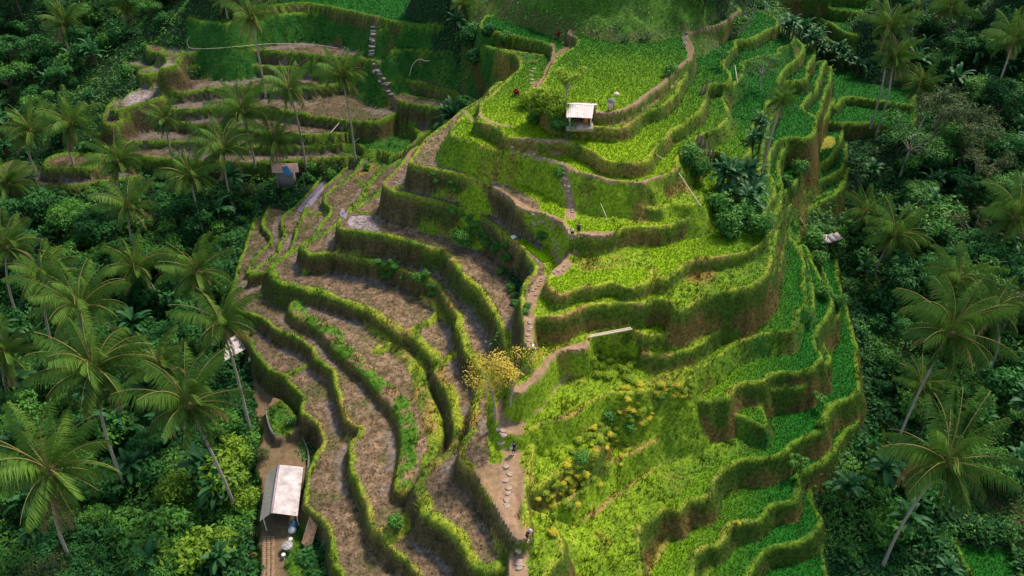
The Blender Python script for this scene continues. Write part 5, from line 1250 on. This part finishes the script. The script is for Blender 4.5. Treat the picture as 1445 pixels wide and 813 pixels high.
# seedling bed
sb = [at(a, b_, 13.25) for a, b_ in ((732, 340), (741, 338), (779, 367), (766, 371))]
V = [(x, y, 13.25) for x, y in sb]
def bed():
    P = [np.array(q) for q in V]; pts = []; nb = 1600; VV_ = []; Cc = []
    for _ in range(nb):
        u, w_ = random.random(), random.random(); p = (P[0] * (1 - u) + P[3] * u) * (1 - w_) + (P[1] * (1 - u) + P[2] * u) * w_
        z = gz(p[0], p[1]); a = random.random() * 6.28; VV_ += [(p[0] - math.cos(a) * .07, p[1] - math.sin(a) * .07, z), (p[0] + math.cos(a) * .07, p[1] + math.sin(a) * .07, z), (p[0], p[1], z + random.uniform(.18, .28))]
        c = random.uniform(.85, 1.15); Cc += [(.30 * c, .52 * c, .01)] * 3
    me = np_mesh('rice_seedlings', VV_, np.arange(len(VV_)).reshape(-1, 3), False, M['blades'], {'tint': ('FLOAT_COLOR', np.array(Cc))})
    tag(link('rice_seedlings', me), 'vivid lime rice seedling bed beside the left path', 'seedlings', kind='stuff')
bed()
p = P_(725, 336); tag(part('stone_block', [box(tuple(p + Vector((0, 0, .12))), (.55, .4, .3), .4)], M['plastic']), 'white block beside the lime seedling bed', 'block')
# stepping stones and steps
def stones(pts, n, sz, label, group, cat='stepping stone', name='stepping_stone', mat='stone', lift=.05):
    c = catmull([tuple(P_(*q)[:2]) for q in pts], False, .2)
    hf = random.Random(len(label))
    d = np.concatenate([[0], np.cumsum(np.linalg.norm(np.diff(c, axis=0), axis=1))])
    for k in range(n):
        t = d[-1] * (k + .5) / n; i = int(np.searchsorted(d, t)); i = min(i, len(c) - 1); x, y = c[i] + RNG.normal(size=2) * .13
        m_ = 7; rr = [sz * random.uniform(.75, 1.15) for _ in range(m_)]
        ring = lambda f_, z: [(math.cos(6.283 * q / m_) * rr[q] * f_, math.sin(6.283 * q / m_) * rr[q] * f_ * .7, z) for q in range(m_)]
        Vv = ring(1, -.15) + ring(1, .03) + ring(.85, .07) + [(0, 0, .075)]
        Ff = [(a, (a + 1) % m_, m_ + (a + 1) % m_, m_ + a) for a in range(m_)] + [(m_ + a, m_ + (a + 1) % m_, 2 * m_ + (a + 1) % m_, 2 * m_ + a) for a in range(m_)]
        Ff = np.array(Ff); tr = np.array([(2 * m_ + a, 2 * m_ + (a + 1) % m_, 3 * m_, 3 * m_) for a in range(m_)])
        me = bpy.data.meshes.new(name); me.from_pydata(Vv, [], [tuple(q) for q in Ff] + [(2 * m_ + a, 2 * m_ + (a + 1) % m_, 3 * m_) for a in range(m_)]); me.materials.append(M[mat])
        o = link(name, me); o.location = (x, y, gz(x, y) + lift); o.rotation_euler = (0, 0, random.uniform(-.9, .9)); tag(o, label, cat, group)
stones([(797, 236), (797, 250), (801, 268), (805, 290), (808, 300)], 15, .24, 'pale step of the stair descending the grass slope', 'steps on the grass slope', 'step', 'stone_step')
stones([(748, 297), (754, 310), (768, 324), (780, 342), (788, 358)], 14, .24, 'pale stepping stone on the narrow ledge below the trekkers', 'stones on the narrow ledge')
stones([(798, 374), (785, 386), (768, 392), (758, 408), (752, 418)], 12, .2, 'pale stepping stone where the path bends round the rice', 'stones at the path bend')
stones([(748, 450), (748, 465), (748, 482)], 6, .26, 'pale stepping stone on the narrow ridge path', 'stones on the ridge path')
stones([(716, 655), (716, 675), (717, 695), (718, 712), (708, 722)], 8, .34, 'pale square stone in the bare patch path', 'stones across the bare patch')
stones([(712, 600), (706, 612), (714, 625)], 5, .36, 'flat stone under the yellow leaved tree', 'stones under the yellow tree')
stones([(730, 772), (732, 786), (732, 804)], 5, .34, 'rough stone step at the bottom of the central path', 'steps at the bottom of the path', 'step', 'stone_step')
stones([(720, 199), (728, 208), (745, 218), (770, 225), (797, 233)], 14, .24, 'small stone set in the curving rim path below the hut', 'stones in the rim path')
stones([(528, 36), (527, 50), (525, 66), (523, 80)], 16, .55, 'mossy step of the upper stair in the amphitheatre', 'upper amphitheatre stair', 'step', 'stone_step', 'grey', .15)
stones([(528, 92), (534, 104), (544, 122), (552, 134)], 16, .5, 'mossy step of the lower stair in the amphitheatre', 'lower amphitheatre stair', 'step', 'stone_step', 'grey', .15)
stones([(752, 95), (750, 110), (752, 120)], 5, .35, 'flat pale slab beside the plateau path', 'slabs beside the plateau path', 'slab', 'stone_slab')

# ------------------------------------------------------------------ people
SKIN = mat_plain('skin', (.42, .24, .16), (.55, .33, .23), 12, .6)
CL = dict(black=mat_plain('black_cloth', (.012, .013, .015), (.03, .03, .035), 9, .85), white=mat_plain('white_cloth', (.62, .60, .62), (.80, .77, .80), 9, .85),
          hair=mat_plain('dark_hair', (.015, .010, .008), (.05, .03, .02), 20, .6), navy=mat_plain('grey_cloth', (.06, .07, .09), (.13, .14, .17), 9, .85), lilac=mat_plain('lilac_cap', (.45, .38, .62), (.6, .52, .75), 9, .8), blond=mat_plain('light_hair', (.35, .22, .10), (.5, .34, .17), 20, .6))
def skin_mesh(name, verts, edges, rad, mat, parent, sub=1):
    me = bpy.data.meshes.new(name + '_src'); me.from_pydata(verts, edges, []); o = bpy.data.objects.new(name + '_src', me); COL.objects.link(o)
    md = o.modifiers.new('s', 'SKIN'); md.use_smooth_shade = True
    for i, r in enumerate(rad): me.skin_vertices[0].data[i].radius = (r, r) if np.isscalar(r) else r
    me.skin_vertices[0].data[0].use_root = True
    ss = o.modifiers.new('u', 'SUBSURF'); ss.levels = sub; ss.render_levels = sub
    dg = bpy.context.evaluated_depsgraph_get(); nm = bpy.data.meshes.new_from_object(o.evaluated_get(dg)); bpy.data.objects.remove(o)
    nm.materials.clear(); nm.materials.append(mat); nm.polygons.foreach_set('use_smooth', np.ones(len(nm.polygons), bool))
    return link(name, nm, parent)
def person(loc, facing, label, pose, top='black', bottom='black', dress=False, hair='hair', cap=None, shoes='white', h=1.68, long_hair=False, legs_cloth=.45):
    """pose: dict of joint offsets in units of body height, x right, y forward, z up"""
    k = h / 1.7; J = dict(pel=(0, 0, .93), wai=(0, .0, 1.08), che=(0, .0, 1.30), nec=(0, .01, 1.47), hea=(0, .03, 1.60),
        ls=(-.18, 0, 1.40), le=(-.24, .0, 1.13), lw=(-.25, .08, .88), rs=(.18, 0, 1.40), re=(.24, 0, 1.13), rw=(.25, .08, .88),
        lh=(-.09, 0, .90), lk=(-.10, .03, .48), la=(-.10, 0, .08), lt=(-.11, .16, .03), rh=(.09, 0, .90), rk=(.10, .03, .48), ra=(.10, 0, .08), rt=(.11, .16, .03))
    J.update(pose); root = root_at('person', tuple(loc), label, 'person', rz=facing); root.scale = (k, k, k)
    names = ['pel', 'wai', 'che', 'nec', 'hea', 'ls', 'le', 'lw', 'rs', 're', 'rw', 'lh', 'lk', 'la', 'lt', 'rh', 'rk', 'ra', 'rt']
    V = [J[n] for n in names]; I = {n: i for i, n in enumerate(names)}
    E = [(I[a], I[b]) for a, b in (('pel', 'wai'), ('wai', 'che'), ('che', 'nec'), ('nec', 'hea'), ('che', 'ls'), ('ls', 'le'), ('le', 'lw'), ('che', 'rs'), ('rs', 're'), ('re', 'rw'), ('pel', 'lh'), ('lh', 'lk'), ('lk', 'la'), ('la', 'lt'), ('pel', 'rh'), ('rh', 'rk'), ('rk', 'ra'), ('ra', 'rt'))]
    Rd = [.13, .115, .13, .055, .095, .05, .04, .028, .05, .04, .028, .09, .058, .038, .032, .09, .058, .038, .032]
    hd = np.array(J['hea'], float); nk = np.array(J['nec'], float); up = (hd - nk) / np.linalg.norm(hd - nk)
    V.append(tuple(hd + up * .09)); Rd.append(.075); E.append((4, len(V) - 1))
    for w_, e_, s in (('lw', 'le', -1), ('rw', 're', 1)):
        wr = np.array(J[w_], float); d = wr - np.array(J[e_], float); d /= np.linalg.norm(d); sd = np.array([0, 1, 0]) - d * d[1]; sd /= np.linalg.norm(sd) + 1e-6
        V.append(tuple(wr + d * .07)); Rd.append((.038, .02)); pi = len(V) - 1; E.append((I[w_], pi))
        for q in range(4):
            off = sd * (.027 - .018 * q); L = (.07, .08, .075, .06)[q]
            V.append(tuple(wr + d * .10 + off)); Rd.append(.009); V.append(tuple(wr + d * (.10 + L) + off + np.array([-s * .015, 0, 0]))); Rd.append(.008); E.append((pi, len(V) - 2)); E.append((len(V) - 2, len(V) - 1))
        V.append(tuple(wr + d * .03 + sd * .035)); Rd.append(.010); V.append(tuple(wr + d * .08 + sd * .06)); Rd.append(.009); E.append((I[w_], len(V) - 2)); E.append((len(V) - 2, len(V) - 1))
    skin_mesh('body', V, E, Rd, SKIN, root)
    # clothes
    mix = lambda a, b, t: tuple(np.array(J[a]) * (1 - t) + np.array(J[b]) * t)
    skin_mesh('shirt', [mix('pel', 'wai', .2), J['wai'], J['che'], mix('che', 'nec', .45), J['ls'], mix('ls', 'le', .6), J['rs'], mix('rs', 're', .6)], [(0, 1), (1, 2), (2, 3), (2, 4), (4, 5), (2, 6), (6, 7)], [.15, .14, .155, .08, .07, .058, .07, .058], CL[top], root)
    if dress:
        v, f, _ = merge([lathe([(.13, 1.12), (.15, .98), (.19, .8), (.23, .62), (.21, .62), (.17, .8)], 14)]); link('skirt', np_mesh('skirt', v, f, True, CL[bottom]), root)
    else:
        t = legs_cloth; skin_mesh('shorts', [J['pel'], J['lh'], mix('lh', 'lk', t), mix('lh', 'lk', t * .5) if False else mix('lh', 'lk', min(1, t + .25)), J['rh'], mix('rh', 'rk', t), mix('rh', 'rk', min(1, t + .25))], [(0, 1), (1, 2), (2, 3), (0, 4), (4, 5), (5, 6)], [.15, .11, .09, .085, .11, .09, .085], CL[bottom], root)
    for a, b in (('la', 'lt'), ('ra', 'rt')): skin_mesh('shoe', [tuple(np.array(J[a]) + (0, -.03, -.02)), J[a] if False else mix(a, b, .5), J[b]], [(0, 1), (1, 2)], [.05, .047, .042], CL[shoes], root)
    hv = [tuple(hd + up * .02 + (0, -.045, 0)), tuple(hd + up * .12 + (0, -.02, 0))]; hr = [.10, .09]; he = [(0, 1)]
    if long_hair: hv.append(tuple(nk + (0, -.10, -.10))); hr.append(.06); he.append((0, 2))
    skin_mesh('hair', hv, he, hr, CL[hair], root)
    v, f, _ = merge([lathe([(.02, -.01), (.016, .01), (0, .02)], 6)]); fc_ = hd + (0, .10, 0)
    link('nose', np_mesh('nose', v, f, True, SKIN), root).location = tuple(fc_ + (0, .01, .0))
    for s in (-1, 1): o = link('eye', np_mesh('eye', *lathe([(0, -.012), (.012, 0), (0, .012)], 6)[:2], True, CL['hair']), root); o.location = tuple(fc_ + (s * .035, -.008, .03))
    if cap:
        o = link('cap', np_mesh('cap', *merge([lathe([(.118, 0), (.115, .06), (.08, .10), (0, .12)], 12), box((0, .14, .01), (.16, .12, .02))])[:2], True, CL[cap]), root); o.location = tuple(hd + up * .06)
    return root
person(P_(807, 337), 2.6, 'person in white top and black shorts bending beside another trekker', dict(wai=(0, .06, 1.07), che=(.02, .16, 1.24), nec=(.03, .24, 1.36), hea=(.04, .32, 1.44), ls=(-.16, .15, 1.30), rs=(.2, .17, 1.30), le=(-.32, .2, 1.12), lw=(-.36, .3, .92), re=(.34, .28, 1.2), rw=(.42, .42, 1.1)), 'white', 'black', hair='blond')
person(P_(816, 333), 2.9, 'person in black top and shorts striding along the rice path', dict(lk=(-.1, .18, .5), la=(-.1, .12, .1), lt=(-.1, .28, .06), rk=(.1, -.02, .48), ra=(.12, -.22, .1), rt=(.13, -.08, .04)), 'black', 'black', long_hair=True)
person(P_(725, 641), 2.8, 'person in a short black dress with white bag walking down the path', dict(rk=(.1, .12, .48), ra=(.1, .06, .08), rt=(.1, .22, .03), le=(-.3, .06, 1.15), lw=(-.2, .2, 1.02)), 'black', 'black', True, long_hair=True)
pb = root_at('handbag', tuple(P_(725, 641) + Vector((-.22, -.12, .82))), 'white bag hanging on the arm of the person in the black dress', 'bag')
part('bag_body', [box((0, 0, .12), (.24, .12, .26), .3)], CL['white'], pb); part('strap', [bar((-.1, 0, .24), (.06, .1, .62), .012), bar((.1, 0, .24), (.06, .1, .62), .012)], CL['white'], pb)
person(P_(744, 764), -1.9, 'person in black tee and lilac cap looking down at a camera', dict(che=(0, .06, 1.29), nec=(0, .12, 1.44), hea=(0, .19, 1.54), ls=(-.18, .06, 1.38), rs=(.18, .06, 1.38), le=(-.22, .14, 1.14), re=(.22, .14, 1.14), lw=(-.08, .34, 1.2), rw=(.08, .34, 1.2)), 'black', 'black', cap='lilac')
cp = P_(744, 764); cm = root_at('camera_body', (cp.x + .40, cp.y - .12, cp.z + 1.2), 'small black camera held by the person in the lilac cap', 'camera', rz=-1.9)
part('camera_housing', [box((0, 0, 0), (.14, .07, .09))], CL['black'], cm); part('lens', [(lambda q: (q[0][:, [0, 2, 1]], q[1], q[2]))(lathe([(.03, .03), (.032, .09), (0, .09)], 10))], CL['black'], cm)
person(P_(752, 503), 1.2, 'person in white shirt and black shorts on the ridge path', dict(che=(0, .08, 1.28), nec=(0, .15, 1.43), hea=(0, .22, 1.54)), 'white', 'black')
person(P_(967, 60), .3, 'person in dark top and pale shorts standing at the plateau corner', dict(), 'navy', 'white')
person(P_(966, 67), 2.7, 'person in pale top crouching at the plateau corner', dict(pel=(0, -.1, .32), wai=(0, -.06, .46), che=(0, .03, .66), nec=(0, .08, .82), hea=(0, .12, .94), ls=(-.18, .03, .76), rs=(.18, .03, .76), le=(-.24, .22, .6), re=(.24, .22, .6), lw=(-.14, .4, .5), rw=(.14, .4, .5), lh=(-.09, -.1, .3), rh=(.09, -.1, .3), lk=(-.14, .28, .48), rk=(.14, .28, .48), la=(-.12, .08, .08), ra=(.12, .08, .08), lt=(-.12, .24, .03), rt=(.12, .24, .03)), 'white', 'black', hair='blond')
# ------------------------------------------------------------------ camera, sky, sun
cd = bpy.data.cameras.new('camera'); cam = bpy.data.objects.new('camera', cd); COL.objects.link(cam)
cam.location = (0, 0, CAMZ); cam.rotation_euler = (R(90) - PITCH, 0, 0)
cd.sensor_width = 36; cd.lens = 36 * FPX / W0; cd.clip_end = 3000; cd.clip_start = 1
scene.camera = cam
SUN_EL, SUN_AZ = R(54), R(42)          # azimuth measured from +Y (away from the viewer) towards +X
w = bpy.data.worlds.new('World'); scene.world = w; w.use_nodes = True
nt = w.node_tree; sky = nt.nodes.new('ShaderNodeTexSky'); sky.sky_type = 'NISHITA'; sky.sun_disc = False
sky.sun_elevation = SUN_EL; sky.sun_rotation = SUN_AZ
bg = nt.nodes['Background']; bg.inputs[1].default_value = .24
tn = nt.nodes.new('ShaderNodeMix'); tn.data_type = 'RGBA'; tn.blend_type = 'MULTIPLY'; tn.inputs[0].default_value = 1; tn.inputs[7].default_value = (1, .94, .80, 1)      # hazy tropical cloud takes the blue out of the skylight
nt.links.new(sky.outputs[0], tn.inputs[6]); nt.links.new(tn.outputs[2], bg.inputs[0])
sd = bpy.data.lights.new('sun', 'SUN'); sd.energy = 4.5; sd.angle = R(9); sd.color = (1, .90, .74)
so = bpy.data.objects.new('sun', sd); COL.objects.link(so)
dv = Vector((math.sin(SUN_AZ) * math.cos(SUN_EL), math.cos(SUN_AZ) * math.cos(SUN_EL), math.sin(SUN_EL)))
so.rotation_euler = (-dv).to_track_quat('-Z', 'Y').to_euler()
scene.view_settings.view_transform = 'Standard'; scene.view_settings.look = 'None'; scene.view_settings.exposure = 0
scene.render.engine = 'CYCLES'
scene.cycles.max_bounces = 6; scene.cycles.transparent_max_bounces = 8
